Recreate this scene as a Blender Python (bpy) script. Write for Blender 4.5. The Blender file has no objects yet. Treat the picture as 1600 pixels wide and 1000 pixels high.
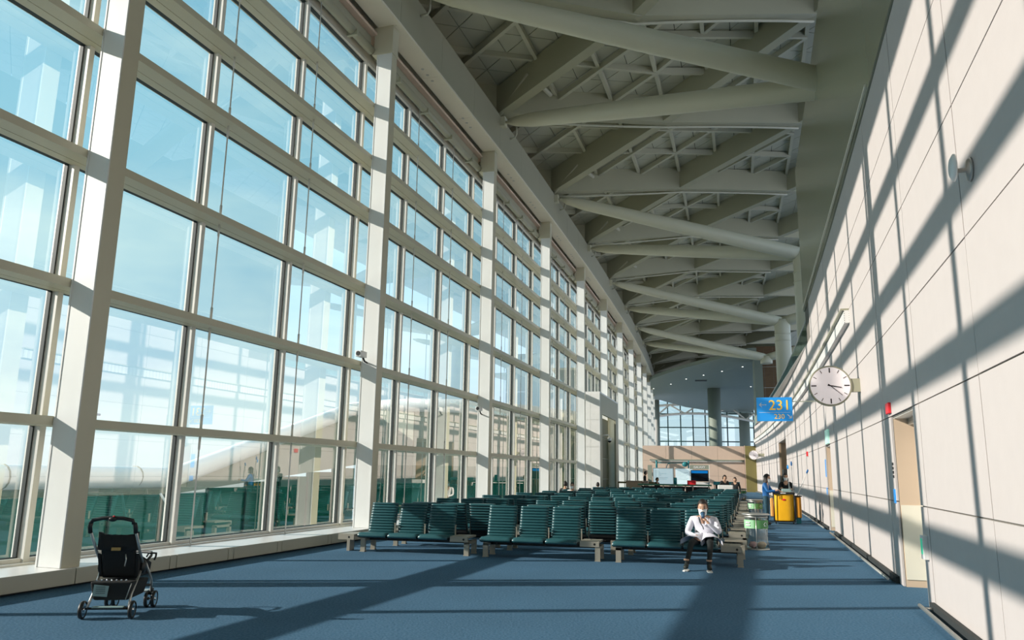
import bpy, bmesh, math, random
from mathutils import Vector, Matrix
random.seed(7)
R_ = math.radians
sc = bpy.context.scene
COL = sc.collection

# ---------------------------------------------------------------- camera, sky, sun, exposure
TH, KA, WC = R_(18.763), 0.0012, 8.571        # hall heading, curvature, distance of camera to the glazed side
RAD = 1.0 / KA
CX, CY = -math.cos(TH) * (RAD + WC), math.sin(TH) * (RAD + WC)
def H(s, w, z=0.0):
    """hall coordinates (metres along, metres across from the glazed side, height) -> world"""
    a = s * KA
    dx, dy = math.cos(TH), -math.sin(TH)
    c, n = math.cos(a), math.sin(a)
    return Vector((CX + (c*dx - n*dy) * (RAD + w), CY + (n*dx + c*dy) * (RAD + w), z))
def HROT(s):
    return -(TH - s * KA)
cam = bpy.data.cameras.new('camera'); camo = bpy.data.objects.new('camera', cam); COL.objects.link(camo)
p, r = R_(11.129), R_(0.847)
F = Vector((0, math.cos(p), math.sin(p))); U = Vector((0, -math.sin(p), math.cos(p))); X = Vector((1, 0, 0))
rx = X*math.cos(r) + U*math.sin(r); ux = -X*math.sin(r) + U*math.cos(r)
camo.matrix_world = Matrix(((rx.x, ux.x, -F.x, 0), (rx.y, ux.y, -F.y, 0), (rx.z, ux.z, -F.z, 1.5), (0, 0, 0, 1)))
cam.sensor_width = 36; cam.lens = 36 * 1208.9 / 1600; cam.clip_end = 2000; cam.clip_start = 0.1
sc.camera = camo
sc.view_settings.view_transform = 'Standard'; sc.view_settings.look = 'None'
sc.view_settings.exposure = 0.0; sc.view_settings.gamma = 1.0
sc.view_settings.use_curve_mapping = False

world = bpy.data.worlds.new('sky'); sc.world = world; world.use_nodes = True
nt = world.node_tree; nt.nodes.clear()
def N(nt, t, **k):
    n = nt.nodes.new(t)
    for a, b in k.items(): setattr(n, a, b)
    return n
tc = N(nt, 'ShaderNodeTexCoord'); sep = N(nt, 'ShaderNodeSeparateXYZ'); nt.links.new(tc.outputs['Generated'], sep.inputs[0])
ramp = N(nt, 'ShaderNodeValToRGB'); nt.links.new(sep.outputs['Z'], ramp.inputs[0])
ce = ramp.color_ramp.elements
ce[0].position = 0.0; ce[0].color = (0.54, 0.58, 0.72, 1)
ce[1].position = 0.75; ce[1].color = (0.17, 0.40, 0.66, 1)
e = ce.new(0.12); e.color = (0.42, 0.57, 0.76, 1)
e = ce.new(0.38); e.color = (0.30, 0.545, 0.76, 1)
mp = N(nt, 'ShaderNodeMapping'); mp.inputs['Scale'].default_value = (1.2, 1.2, 4.0); nt.links.new(tc.outputs['Generated'], mp.inputs[0])
no = N(nt, 'ShaderNodeTexNoise'); no.inputs['Scale'].default_value = 2.3; no.inputs['Detail'].default_value = 6; no.inputs['Roughness'].default_value = .55; nt.links.new(mp.outputs[0], no.inputs[0])
cr = N(nt, 'ShaderNodeValToRGB'); nt.links.new(no.outputs['Fac'], cr.inputs[0])
cr.color_ramp.elements[0].position = .42; cr.color_ramp.elements[0].color = (0, 0, 0, 1)
cr.color_ramp.elements[1].position = .8; cr.color_ramp.elements[1].color = (.75, .75, .75, 1)
mx = N(nt, 'ShaderNodeMix', data_type='RGBA'); nt.links.new(cr.outputs[0], mx.inputs['Factor']); nt.links.new(ramp.outputs[0], mx.inputs['A'])
mx.inputs['B'].default_value = (.78, .86, .92, 1)
bg = N(nt, 'ShaderNodeBackground'); bg.inputs['Strength'].default_value = 1.68
nt.links.new(mx.outputs['Result'], bg.inputs[0])
wo = N(nt, 'ShaderNodeOutputWorld'); nt.links.new(bg.outputs[0], wo.inputs[0])

sl = bpy.data.lights.new('sun', 'SUN'); sl.energy = 9.6; sl.angle = R_(0.55); sl.color = (1.0, 0.79, 0.80)
so = bpy.data.objects.new('sun', sl); COL.objects.link(so)
d0 = H(10.47, 1.0) - H(10, 0); d0 = Vector((d0.x, d0.y, -0.458))
so.rotation_euler = d0.to_track_quat('-Z', 'Y').to_euler()

# ---------------------------------------------------------------- materials
MATS = {}
def mat(name, col, rough=.6, metal=0, vary=.06, scale=6, bump=0, emit=None, spec=.5, bscale=None, stretch=None):
    if name in MATS: return MATS[name]
    m = bpy.data.materials.new(name); m.use_nodes = True; t = m.node_tree
    b = t.nodes['Principled BSDF']
    b.inputs['Roughness'].default_value = rough; b.inputs['Metallic'].default_value = metal
    b.inputs['Specular IOR Level'].default_value = spec
    tc = N(t, 'ShaderNodeTexCoord'); n = N(t, 'ShaderNodeTexNoise'); n.inputs['Scale'].default_value = scale; n.inputs['Detail'].default_value = 4
    src = tc.outputs['Object']
    if stretch:
        mp = N(t, 'ShaderNodeMapping'); mp.inputs['Scale'].default_value = stretch; t.links.new(src, mp.inputs[0]); src = mp.outputs[0]
    t.links.new(src, n.inputs[0])
    mx = N(t, 'ShaderNodeMix', data_type='RGBA')
    mx.inputs['A'].default_value = tuple(max(0, c*(1-vary)) for c in col) + (1,)
    mx.inputs['B'].default_value = tuple(min(1, c*(1+vary)) for c in col) + (1,)
    t.links.new(n.outputs['Fac'], mx.inputs['Factor']); t.links.new(mx.outputs['Result'], b.inputs['Base Color'])
    if bump:
        n2 = N(t, 'ShaderNodeTexNoise'); n2.inputs['Scale'].default_value = bscale or scale*8; t.links.new(src, n2.inputs[0])
        bp = N(t, 'ShaderNodeBump'); bp.inputs['Strength'].default_value = bump; bp.inputs['Distance'].default_value = .01
        t.links.new(n2.outputs['Fac'], bp.inputs['Height']); t.links.new(bp.outputs[0], b.inputs['Normal'])
    if emit:
        b.inputs['Emission Color'].default_value = tuple(emit[0]) + (1,); b.inputs['Emission Strength'].default_value = emit[1]
    MATS[name] = m; return m
def glassmat(name, tint, base, rim, refl=(1, 1, 1), rough=0.0):
    m = bpy.data.materials.new(name); m.use_nodes = True; t = m.node_tree; t.nodes.clear()
    o = N(t, 'ShaderNodeOutputMaterial'); tr = N(t, 'ShaderNodeBsdfTransparent'); tr.inputs[0].default_value = tint + (1,)
    g = N(t, 'ShaderNodeBsdfGlossy'); g.inputs['Roughness'].default_value = rough; g.inputs[0].default_value = refl + (1,)
    lw = N(t, 'ShaderNodeLayerWeight'); lw.inputs[0].default_value = .5
    pw = N(t, 'ShaderNodeMath', operation='POWER'); pw.inputs[1].default_value = 2.6; t.links.new(lw.outputs['Facing'], pw.inputs[0])
    mr = N(t, 'ShaderNodeMapRange'); mr.inputs['To Min'].default_value = base; mr.inputs['To Max'].default_value = rim
    t.links.new(pw.outputs[0], mr.inputs[0])
    mx = N(t, 'ShaderNodeMixShader'); t.links.new(mr.outputs[0], mx.inputs[0]); t.links.new(tr.outputs[0], mx.inputs[1]); t.links.new(g.outputs[0], mx.inputs[2])
    t.links.new(mx.outputs[0], o.inputs[0]); MATS[name] = m; return m

M_col = mat('column_lit_white', (.80, .81, .79), .42, 0, .03, 2)
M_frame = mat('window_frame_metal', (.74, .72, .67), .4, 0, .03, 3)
M_beamw = mat('transom_metal', (.60, .56, .42), .42, 0, .03, 3)  # on column bodies this darker tone also carries the shade of their inner face
M_gasket = mat('black_rubber', (.02, .03, .03), .6)
M_glass = glassmat('pane_glass', (.80, .95, .84), .28, .92, (1, .93, .88))
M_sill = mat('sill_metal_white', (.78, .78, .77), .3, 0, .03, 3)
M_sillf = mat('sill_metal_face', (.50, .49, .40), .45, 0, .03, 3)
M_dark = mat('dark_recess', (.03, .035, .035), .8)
M_roof = mat('roof_steel_paint', (.40, .39, .27), .5, 0, .04, 1.5)
M_rooflight = mat('roof_purlin_paint', (.50, .49, .37), .5, 0, .04, 1.5)
M_deck = mat('roof_panel_paint', (.46, .46, .35), .6, 0, .07, 1.0)
M_pipe = mat('strut_steel_paint', (.60, .58, .43), .38, 0, .03, 2)
M_fascia = mat('fascia_metal', (.38, .37, .27), .45, 0, .03, 2)
M_soffit = mat('soffit_metal', (.80, .75, .62), .45, 0, .03, 2)
M_stone = mat('pale_stone', (.60, .55, .53), .5, 0, .035, 5, .05, spec=.4)
M_joint = mat('stone_joint', (.16, .15, .13), .9)
M_upper = mat('upper_wall_metal', (.38, .38, .27), .22, .25, .05, .8, spec=.7)
M_slab = mat('drop_ceiling_paint', (.21, .245, .20), .6, 0, .03, 1)
M_tan = mat('tan_wall', (.62, .47, .34), .6, 0, .04, 3)
M_peach = mat('peach_stone', (.66, .50, .40), .6, 0, .04, 3)
M_olive = mat('olive_wall', (.21, .18, .06), .6, 0, .05, 2)
M_brown = mat('brown_wood_panel', (.13, .07, .025), .5, 0, .4, 1.5, stretch=(1, 1, 6))
M_steel = mat('brushed_steel', (.55, .55, .52), .35, .7, .05, 6)
M_alu = mat('cast_aluminium', (.36, .34, .28), .4, .2, .05, 6)
M_seat = mat('teal_upholstery', (.024, .10, .115), .30, 0, .1, 12, spec=.6)
M_shell = mat('black_plastic', (.012, .014, .014), .45)
M_chrome = mat('chrome', (.75, .75, .75), .12, 1, .02)
M_blackf = mat('black_fabric', (.010, .012, .013), .8, 0, .2, 30, .2)
M_white = mat('white_plastic', (.82, .82, .80), .35)
M_blue = mat('sign_blue', (.02, .26, .68), .3, 0, .03, emit=((.02, .30, .75), .35))
M_yel = mat('sign_yellow_letter', (.9, .55, .05), .5, 0, .02, emit=((.9, .5, .04), .35))
M_wlet = mat('white_letter', (.9, .9, .9), .5, 0, .02)
M_skin = mat('skin', (.55, .33, .22), .5, 0, .06, 20)
M_hair = mat('dark_hair', (.018, .013, .010), .5, 0, .3, 40, .3)
M_mask = mat('mask_white', (.85, .85, .84), .7)
M_coat = mat('pale_lilac_coat', (.72, .72, .80), .75, 0, .06, 8, .15)
M_black = mat('black_cloth', (.007, .011, .012), .8, 0, .15, 20)
M_shoe = mat('dark_shoe', (.012, .018, .016), .6)
M_sole = mat('white_sole', (.8, .8, .76), .6)
M_bluej = mat('blue_jacket', (.008, .12, .36), .6, 0, .15, 10, .2)
M_navy = mat('navy_trousers', (.012, .06, .09), .7, 0, .15, 10)
M_yellow = mat('yellow_vinyl', (.90, .46, .01), .4, 0, .08, 4, .3, bscale=5)
M_red = mat('red_plastic', (.75, .02, .03), .4)
M_pink = mat('pink_cloth', (.75, .10, .25), .7)
M_green = mat('green_label', (.12, .36, .12), .5, 0, .05)
M_greenl = mat('pale_green_label', (.32, .62, .36), .5, 0, .05)
M_teal = mat('teal_plastic', (.02, .22, .25), .5)
M_counter = mat('green_counter', (.05, .20, .12), .4, 0, .1)
M_postpink = mat('pale_leg_metal', (.62, .50, .42), .5)
M_screen = mat('lit_white_screen', (.5, .6, .62), .3, 0, .2, 3, emit=((.62, .80, .86), .55))
M_tv = mat('television_screen', (.005, .01, .02), .12)
M_card = mat('pale_card', (.28, .42, .42), .6, 0, .05)
M_bag = glassmat('clear_plastic_bag', (.80, .88, .88), .12, .6, (.9, .95, .95), .25)
M_guard = glassmat('guard_glass', (.45, .60, .55), .25, .7, (.8, .9, .85), .05)
M_tarmac = mat('tarmac', (.42, .38, .32), .9, 0, .1, .3)
M_rim = mat('white_roof_rim', (.95, .95, .94), .35, 0, .03, 1)
M_gfas = mat('grey_green_fascia', (.30, .33, .27), .6, 0, .05, 1)
M_ggl = mat('green_tinted_glazing', (.010, .14, .095), .12, .3, .7, .35, spec=.8)
M_ggl2 = mat('dark_green_frame', (.01, .05, .04), .4)
M_dim = mat('distant_grey', (.35, .38, .45), .9)
M_shut = mat('dark_olive_shutter', (.10, .11, .06), .5, 0, .05, 2)
M_lamp = mat('downlight_glow', (.9, .9, .9), .4, emit=((1, 1, .95), 3))

# carpet: woven blue-grey with a faint tile-to-tile change
m = bpy.data.materials.new('carpet'); m.use_nodes = True; t = m.node_tree; b = t.nodes['Principled BSDF']
b.inputs['Roughness'].default_value = .95; b.inputs['Specular IOR Level'].default_value = .15
tc = N(t, 'ShaderNodeTexCoord')
n1 = N(t, 'ShaderNodeTexNoise'); n1.inputs['Scale'].default_value = 38; n1.inputs['Detail'].default_value = 5; t.links.new(tc.outputs['Object'], n1.inputs[0])
n2 = N(t, 'ShaderNodeTexNoise'); n2.inputs['Scale'].default_value = .5; n2.inputs['Detail'].default_value = 2; t.links.new(tc.outputs['Object'], n2.inputs[0])
r1 = N(t, 'ShaderNodeValToRGB'); r1.color_ramp.elements[0].position = .3; r1.color_ramp.elements[0].color = (.045, .135, .235, 1)
r1.color_ramp.elements[1].position = .72; r1.color_ramp.elements[1].color = (.115, .23, .355, 1); t.links.new(n1.outputs['Fac'], r1.inputs[0])
mxx = N(t, 'ShaderNodeMix', data_type='RGBA', blend_type='MULTIPLY'); mxx.inputs['Factor'].default_value = .35
t.links.new(r1.outputs[0], mxx.inputs['A']); t.links.new(n2.outputs['Fac'], mxx.inputs['B']); t.links.new(mxx.outputs['Result'], b.inputs['Base Color'])
bp = N(t, 'ShaderNodeBump'); bp.inputs['Strength'].default_value = .5; bp.inputs['Distance'].default_value = .01; t.links.new(n1.outputs['Fac'], bp.inputs['Height']); t.links.new(bp.outputs[0], b.inputs['Normal'])
M_carpet = m
# perforated metal: round dark holes as print-fine texture
m = bpy.data.materials.new('perforated_metal'); m.use_nodes = True; t = m.node_tree; b = t.nodes['Principled BSDF']; b.inputs['Roughness'].default_value = .45
tc = N(t, 'ShaderNodeTexCoord'); v = N(t, 'ShaderNodeTexVoronoi'); v.inputs['Scale'].default_value = 22; v.inputs['Randomness'].default_value = 0; t.links.new(tc.outputs['Object'], v.inputs[0])
r1 = N(t, 'ShaderNodeValToRGB'); r1.color_ramp.elements[0].position = .28; r1.color_ramp.elements[0].color = (.12, .13, .12, 1); r1.color_ramp.elements[1].position = .34; r1.color_ramp.elements[1].color = (.78, .78, .76, 1)
t.links.new(v.outputs['Distance'], r1.inputs[0]); t.links.new(r1.outputs[0], b.inputs['Base Color']); M_perf = m

# ---------------------------------------------------------------- mesh helpers
class MB:
    def __init__(s): s.v = []; s.f = []; s.mi = []; s.sm = []
    def add(s, vs, fs, mi=0, smooth=False):
        o = len(s.v); s.v += [tuple(q) for q in vs]
        for f in fs: s.f.append(tuple(i+o for i in f)); s.mi.append(mi); s.sm.append(smooth)
        return s
    def hexa(s, P, mi=0):   # P: 8 pts, bottom 4 ccw then top 4
        return s.add(P, [(3,2,1,0), (4,5,6,7), (0,1,5,4), (1,2,6,5), (2,3,7,6), (3,0,4,7)], mi)
    def box(s, x0, x1, y0, y1, z0, z1, mi=0):
        return s.hexa([(x0,y0,z0),(x1,y0,z0),(x1,y1,z0),(x0,y1,z0),(x0,y0,z1),(x1,y0,z1),(x1,y1,z1),(x0,y1,z1)], mi)
    def hbox(s, s0, s1, w0, w1, z0, z1, mi=0):
        return s.hexa([H(s0,w0,z0),H(s0,w1,z0),H(s1,w1,z0),H(s1,w0,z0),H(s0,w0,z1),H(s0,w1,z1),H(s1,w1,z1),H(s1,w0,z1)], mi)
    def tube(s, pts, rad, n=10, mi=0, cap=True, up=None):
        pts = [Vector(q) for q in pts]
        rs = rad if isinstance(rad, (list, tuple)) else [rad]*len(pts)
        vs = []; prev = None
        for i, q in enumerate(pts):
            d = (pts[min(i+1, len(pts)-1)] - pts[max(i-1, 0)]).normalized()
            if prev is None:
                a = Vector((0,0,1)) if abs(d.z) < .9 else Vector((1,0,0))
                x = d.cross(a).normalized()
            else:
                x = (prev - d*prev.dot(d)).normalized()
            prev = x; y = d.cross(x)
            for k in range(n):
                a = 2*math.pi*k/n
                vs.append(q + (x*math.cos(a) + y*math.sin(a))*rs[i])
        fs = []
        for i in range(len(pts)-1):
            for k in range(n):
                fs.append((i*n+k, i*n+(k+1)%n, (i+1)*n+(k+1)%n, (i+1)*n+k))
        s.add(vs, fs, mi, True)
        if cap:
            o = len(s.v) - len(vs)
            s.f.append(tuple(o+k for k in range(n))[::-1]); s.mi.append(mi); s.sm.append(False)
            s.f.append(tuple(o+(len(pts)-1)*n+k for k in range(n))); s.mi.append(mi); s.sm.append(False)
        return s
    def lathe(s, prof, n=16, c=(0,0,0), mi=0, axis='z'):
        vs = []
        for (r0, z) in prof:
            for k in range(n):
                a = 2*math.pi*k/n; q = (r0*math.cos(a), r0*math.sin(a), z)
                if axis == 'x': q = (z, q[0], q[1])
                if axis == 'y': q = (q[0], z, q[1])
                vs.append((q[0]+c[0], q[1]+c[1], q[2]+c[2]))
        fs = []
        for i in range(len(prof)-1):
            for k in range(n): fs.append((i*n+k, i*n+(k+1)%n, (i+1)*n+(k+1)%n, (i+1)*n+k))
        s.add(vs, fs, mi, True)
        o = len(s.v)-len(vs)
        s.f.append(tuple(o+k for k in range(n))[::-1]); s.mi.append(mi); s.sm.append(False)
        s.f.append(tuple(o+(len(prof)-1)*n+k for k in range(n))); s.mi.append(mi); s.sm.append(False)
        return s
    def prism(s, poly, z0, z1, mi=0):      # poly of (x,y)
        n = len(poly)
        vs = [(x, y, z0) for x, y in poly] + [(x, y, z1) for x, y in poly]
        return s.add(vs, [tuple(range(n))[::-1], tuple(range(n, 2*n))] + [(i, (i+1)%n, n+(i+1)%n, n+i) for i in range(n)], mi)
    def ball(s, c, r, n=10, m=7, mi=0):
        r = (r, r, r) if not isinstance(r, (tuple, list)) else r
        vs = [(c[0], c[1], c[2]-r[2])]
        for j in range(1, m):
            a = math.pi*j/m - math.pi/2
            for k in range(n):
                b = 2*math.pi*k/n; vs.append((c[0]+r[0]*math.cos(a)*math.cos(b), c[1]+r[1]*math.cos(a)*math.sin(b), c[2]+r[2]*math.sin(a)))
        vs.append((c[0], c[1], c[2]+r[2]))
        fs = [(0, 1+(k+1)%n, 1+k) for k in range(n)]
        for j in range(m-2):
            for k in range(n): fs.append((1+j*n+k, 1+j*n+(k+1)%n, 1+(j+1)*n+(k+1)%n, 1+(j+1)*n+k))
        o = 1+(m-2)*n
        fs += [(o+k, o+(k+1)%n, len(vs)-1) for k in range(n)]
        return s.add(vs, fs, mi, True)
    def mesh(s, name, mats):
        me = bpy.data.meshes.new(name); me.from_pydata(s.v, [], s.f)
        for q in (mats if isinstance(mats, (list, tuple)) else [mats]): me.materials.append(q)
        me.polygons.foreach_set('material_index', s.mi); me.polygons.foreach_set('use_smooth', s.sm)
        bm = bmesh.new(); bm.from_mesh(me); bmesh.ops.recalc_face_normals(bm, faces=bm.faces); bm.to_mesh(me); bm.free()
        me.update(); return me
    def build(s, name, mats, parent=None):
        o = bpy.data.objects.new(name, s.mesh(name, mats)); COL.objects.link(o)
        if parent is not None: o.parent = parent
        return o
def link(name, me, parent=None):
    o = bpy.data.objects.new(name, me); COL.objects.link(o)
    if parent is not None: o.parent = parent
    return o
def bevel(o, w=.01, seg=2):
    md = o.modifiers.new('bevel', 'BEVEL'); md.width = w; md.segments = seg; md.limit_method = 'ANGLE'; return o
def struct(o): o['kind'] = 'structure'; return o
def tag(o, label, cat, group=None):
    o['label'] = label; o['category'] = cat
    if group: o['group'] = group
    return o
def thing(name, label, cat, s, w, z=0, rot=0, group=None, scale=1):
    o = bpy.data.objects.new(name, None); COL.objects.link(o); o.location = H(s, w, z); o.rotation_euler = (0, 0, HROT(s) + rot)
    o.scale = (scale,)*3; o.empty_display_size = .1
    return tag(o, label, cat, group)
def wloc(s, w, z=0): return H(s, w, z)

W = 10.278; S1, DS = 7.825, 8.125
cols = list(range(-3, 13))

# ---------------------------------------------------------------- floor, back wall
mb = MB()
for k in range(-3, 20):
    mb.hbox(k*8, k*8+8, -1.1, 30, -.3, 0)
struct(mb.build('floor', M_carpet))
mb = MB(); mb.hbox(-17.2, -16.8, -1.2, W+.5, 0, 15)
struct(mb.build('wall_back', M_stone))

# ---------------------------------------------------------------- glazed side: sill, columns, windows, soffit, fascia
mb = MB()
for n in range(-3, 13):
    a, c = S1+DS*n, S1+DS*(n+1)
    mb.hbox(a, c, -1.05, -.0, -.3, .03, 1)
    mb.hbox(a, c, -1.05, -.82, 11.93, 14.5, 0)     # frieze above the glass
wl = struct(mb.build('wall_left', [M_soffit, M_dark]))
for n in range(-3, 13):
    a = S1+DS*n
    seams = [.14, 1.80, 1.94, 3.12, 3.26, 4.48, 4.62, 6.2, 6.34, 8.265]
    for i in range(len(seams)-1):
        mb = MB(); g = .008
        s0, s1 = a+seams[i]+g, a+seams[i+1]-g
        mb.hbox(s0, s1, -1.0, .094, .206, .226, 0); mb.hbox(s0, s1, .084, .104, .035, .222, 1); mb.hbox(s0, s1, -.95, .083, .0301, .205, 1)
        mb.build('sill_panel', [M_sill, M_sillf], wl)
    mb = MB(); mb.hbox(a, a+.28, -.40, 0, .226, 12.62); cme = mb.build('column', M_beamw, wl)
    # thin sheet painting the sunlit face whiter than the column body, edge strips
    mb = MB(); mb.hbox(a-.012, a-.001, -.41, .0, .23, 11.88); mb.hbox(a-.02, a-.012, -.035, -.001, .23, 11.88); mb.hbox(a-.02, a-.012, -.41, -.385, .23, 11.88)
    mb.build('column_lit_face', M_col, wl)
    mb = MB(); mb.hbox(a-.03, a+.30, -.5, .015, 11.9, 12.62); mb.hbox(a-.04, a+.31, -.55, .02, 11.86, 11.90)
    mb.build('column_head', M_beamw, wl)
    # soffit with its recessed lines
    for k in range(3):
        s0 = a+k*DS/3+.006; s1 = a+(k+1)*DS/3-.006
        mb = MB(); mb.hbox(s0, s1, -.42, .10, 12.62, 12.70); mb.build('soffit_panel', M_soffit, wl)
        mb = MB(); mb.hbox(s0, s1, -.80, -.44, 12.40, 12.48); mb.build('soffit_panel', M_peach, wl)
        mb = MB(); mb.hbox(s0, s1, -1.75, -1.65, 13.0, 15.3); mb.build('upstand_panel', M_deck, wl)
        mb = MB(); mb.hbox(s0, s1, .14, .20, 12.66, 13.92); mb.build('fascia_panel', M_fascia, wl)
    for k in range(2):
        mb = MB()
        for j in range(3):
            q = H(a+2.2+k*3.2+.35*j, -.17, 12.615); mb.lathe([(.045, -.004), (.045, .004)], 10, q)
        mb.build('soffit_vent', M_steel, wl)
    mb = MB(); mb.hbox(a, a+DS, .10, .21, 12.60, 12.66); mb.build('soffit_edge', M_soffit, wl)
    mb = MB(); mb.tube([H(a+.3, -.58, 12.0), H(a+DS-.03, -.58, 12.0)], .11, 10); mb.hbox(a+.3, a+DS-.03, -.70, -.60, 12.05, 12.40)
    for k in range(4): mb.hbox(a+1.4+k*1.9, a+1.48+k*1.9, -.72, -.44, 11.86, 12.0)
    mb.build('roller_shade', M_fascia, wl)
TZ = [2.08, 3.95, 5.83, 7.72, 9.10, 10.48]
levels = [.226] + TZ + [11.86]
for i, n in enumerate(range(-3, 12)):
    a = S1+DS*n; c = a+DS
    mb = MB(); mb.hbox(a, c, -1.02, -.84, .226, .30); mb.hbox(a, c, -1.02, -.80, 11.84, 11.95); mb.hbox(a, c, -.83, -.70, .226, .25)
    win = struct(mb.build('window_%d' % (i+1), M_frame))
    for k in range(3):
        sm = a+.18+k*DS/3
        mb = MB(); mb.hbox(sm-.045, sm+.045, -1.02, -.80, .226, 11.9)
        mb.build('mullion', M_frame, win)
        if k:
            mb = MB(); ro = sm+.16
            mb.tube([H(ro, -.60, .23), H(ro, -.60, 11.9)], .013, 6)
            for z in TZ: mb.tube([H(ro, -.60, z+.07), H(ro, -.60, z+.30)], .022, 6); mb.tube([H(ro, -.60, z-.28), H(ro, -.60, z-.07)], .02, 6)
            mb.build('tie_rod', M_frame, win)
    for z in TZ:
        mb = MB(); mb.hbox(a, c, -.68, -.42, z-.06, z+.06); mb.hbox(a, c, -.86, -.695, z-.06, z+.06); mb.hbox(a, c, -.695, -.68, z-.04, z+.04); mb.hbox(a, c, -1.0, -.86, z-.035, z+.05)
        mb.build('transom', M_beamw, win)
    gk = MB()
    for k in range(3):
        s0 = a+.18+k*DS/3+.052; s1 = a+.18+(k+1)*DS/3-.052
        for j in range(7):
            z0 = levels[j]+(.075 if j == 0 else .052); z1 = levels[j+1]-(.025 if j == 6 else .037)
            mb = MB(); q = -.955
            mb.add([H(s0, q, z0), H(s1, q, z0), H(s1, q, z1), H(s0, q, z1)], [(0, 1, 2, 3)]); mb.build('pane', M_glass, win)
            gk.hbox(s0, s0+.02, -.965, -.90, z0, z1); gk.hbox(s1-.02, s1, -.965, -.90, z0, z1); gk.hbox(s0, s1, -.965, -.865, z1-.015, z1); gk.hbox(s0, s1, -.965, -.91, z0, z0+.012)
    g = gk.build('gasket', M_gasket, win); g['kind'] = 'stuff'

# ---------------------------------------------------------------- right wall of stone panels
JS = [7.42+2.81*k for k in range(-9, 26)]; JS = [q for q in JS if q < 76.6] + [76.9]
JZ = [0.0, 1.17, 2.38, 3.60, 4.86, 6.10]
opens = [(10.66, 12.42, 0, 2.36), (22.72, 24.2, 0, 2.36), (44.4, 50.7, 0, 3.52)]
mb = MB()
edges = [-18] + [e for o in opens for e in o[:2]] + [77]
for i in range(0, len(edges), 2):
    s0, s1 = edges[i], edges[i+1]; k = max(1, int((s1-s0)/8))
    for j in range(k): mb.hbox(s0+(s1-s0)*j/k, s0+(s1-s0)*(j+1)/k, W+.025, W+.6, 0, 6.1)
for o in opens: mb.hbox(o[0], o[1], W+.025, W+.6, o[3], 6.1)
for q in range(-18, 77, 5):
    if q < 28: mb.hbox(q, min(q+5, 28.9), W+.025, W+.6, 6.1, 7.32)
wr = struct(mb.build('wall_right', M_joint))
def cut(rect, ops):
    out = [rect]
    for o in ops:
        nx = []
        for (a, b, c, d) in out:
            if o[0] >= b or o[1] <= a or o[2] >= d or o[3] <= c: nx.append((a, b, c, d)); continue
            if a < o[0]: nx.append((a, o[0], c, d))
            if b > o[1]: nx.append((o[1], b, c, d))
            if d > o[3]: nx.append((max(a, o[0]), min(b, o[1]), o[3], d))
        out = nx
    return out
for i in range(len(JS)-1):
    zz = JZ + ([7.32] if JS[i+1] < 29.5 else [])
    for j in range(len(zz)-1):
        for (a, b, c, d) in cut((JS[i], JS[i+1], zz[j], zz[j+1]), opens):
            if b-a < .05 or d-c < .05: continue
            mb = MB(); g = .011; dd = random.uniform(0, .003)
            mb.hbox(a+g, b-g, W-dd, W+.03, c+(0.004 if c == 0 else g*.7), d-g*.7)
            mb.build('stone_panel', M_stone, wr)
# tall metal panels above
for k in range(9):
    s0 = -17+k*5.1; s1 = min(s0+5.1, 28.9)
    mb = MB(); mb.hbox(s0+.004, s1-.004, W-.03, W+.08, 7.33, 12.72); mb.build('upper_panel', M_upper, wr)
mb = MB(); mb.hbox(12.0, 28.9, W-.06, W-.031, 7.40, 7.46); mb.build('trim_strip', M_soffit, wr)
# guard above the low part
for k in range(16):
    s0 = 28.95+k*3.0
    mb = MB(); mb.hbox(s0+.02, s0+2.98, W+.03, W+.05, 6.12, 7.0); mb.build('guard_pane', M_guard, wr)
mb = MB()
for k in range(6): mb.tube([H(28.95+k*8, W+.04, 7.02), H(28.95+k*8+8, W+.04, 7.02)], .03, 8)
mb.hbox(28.9, 77, W-.01, W+.5, 6.10, 6.13)
mb.build('guard_rail', M_steel, wr)
# ledge with perforated face
for k in range(15):
    s0 = 16.6+k*4.02
    mb = MB(); mb.hbox(s0, s0+4.0, W-.10, W-.002, 4.58, 4.84); mb.build('perforated_strip', M_perf, wr)
    mb = MB(); mb.hbox(s0, s0+4.02, W-.16, W-.002, 4.841, 4.88); mb.build('ledge_cap', M_fascia, wr)
# bumper rail
bs = [(-17, 10.3), (12.75, 22.4), (24.4, 44.2), (50.9, 76.8)]
for k, (a, c) in enumerate(bs):
    nseg = max(1, int((c-a)/6)); mb = MB()
    for j in range(nseg):
        s0 = a+(c-a)*j/nseg; s1 = a+(c-a)*(j+1)/nseg
        mb.hbox(s0, s1, W-.055, W-.003, 0, .10, 1); mb.tube([H(s0, W-.16, .06), H(s1, W-.16, .06)], .022, 8)
        mb.tube([H(s1-.2, W-.16, .055), H(s1-.2, W-.05, .055)], .016, 6)
    struct(mb.build('baseboard_%s' % ['near', 'right', 'middle', 'far'][k], [M_steel, M_dark]))
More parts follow.
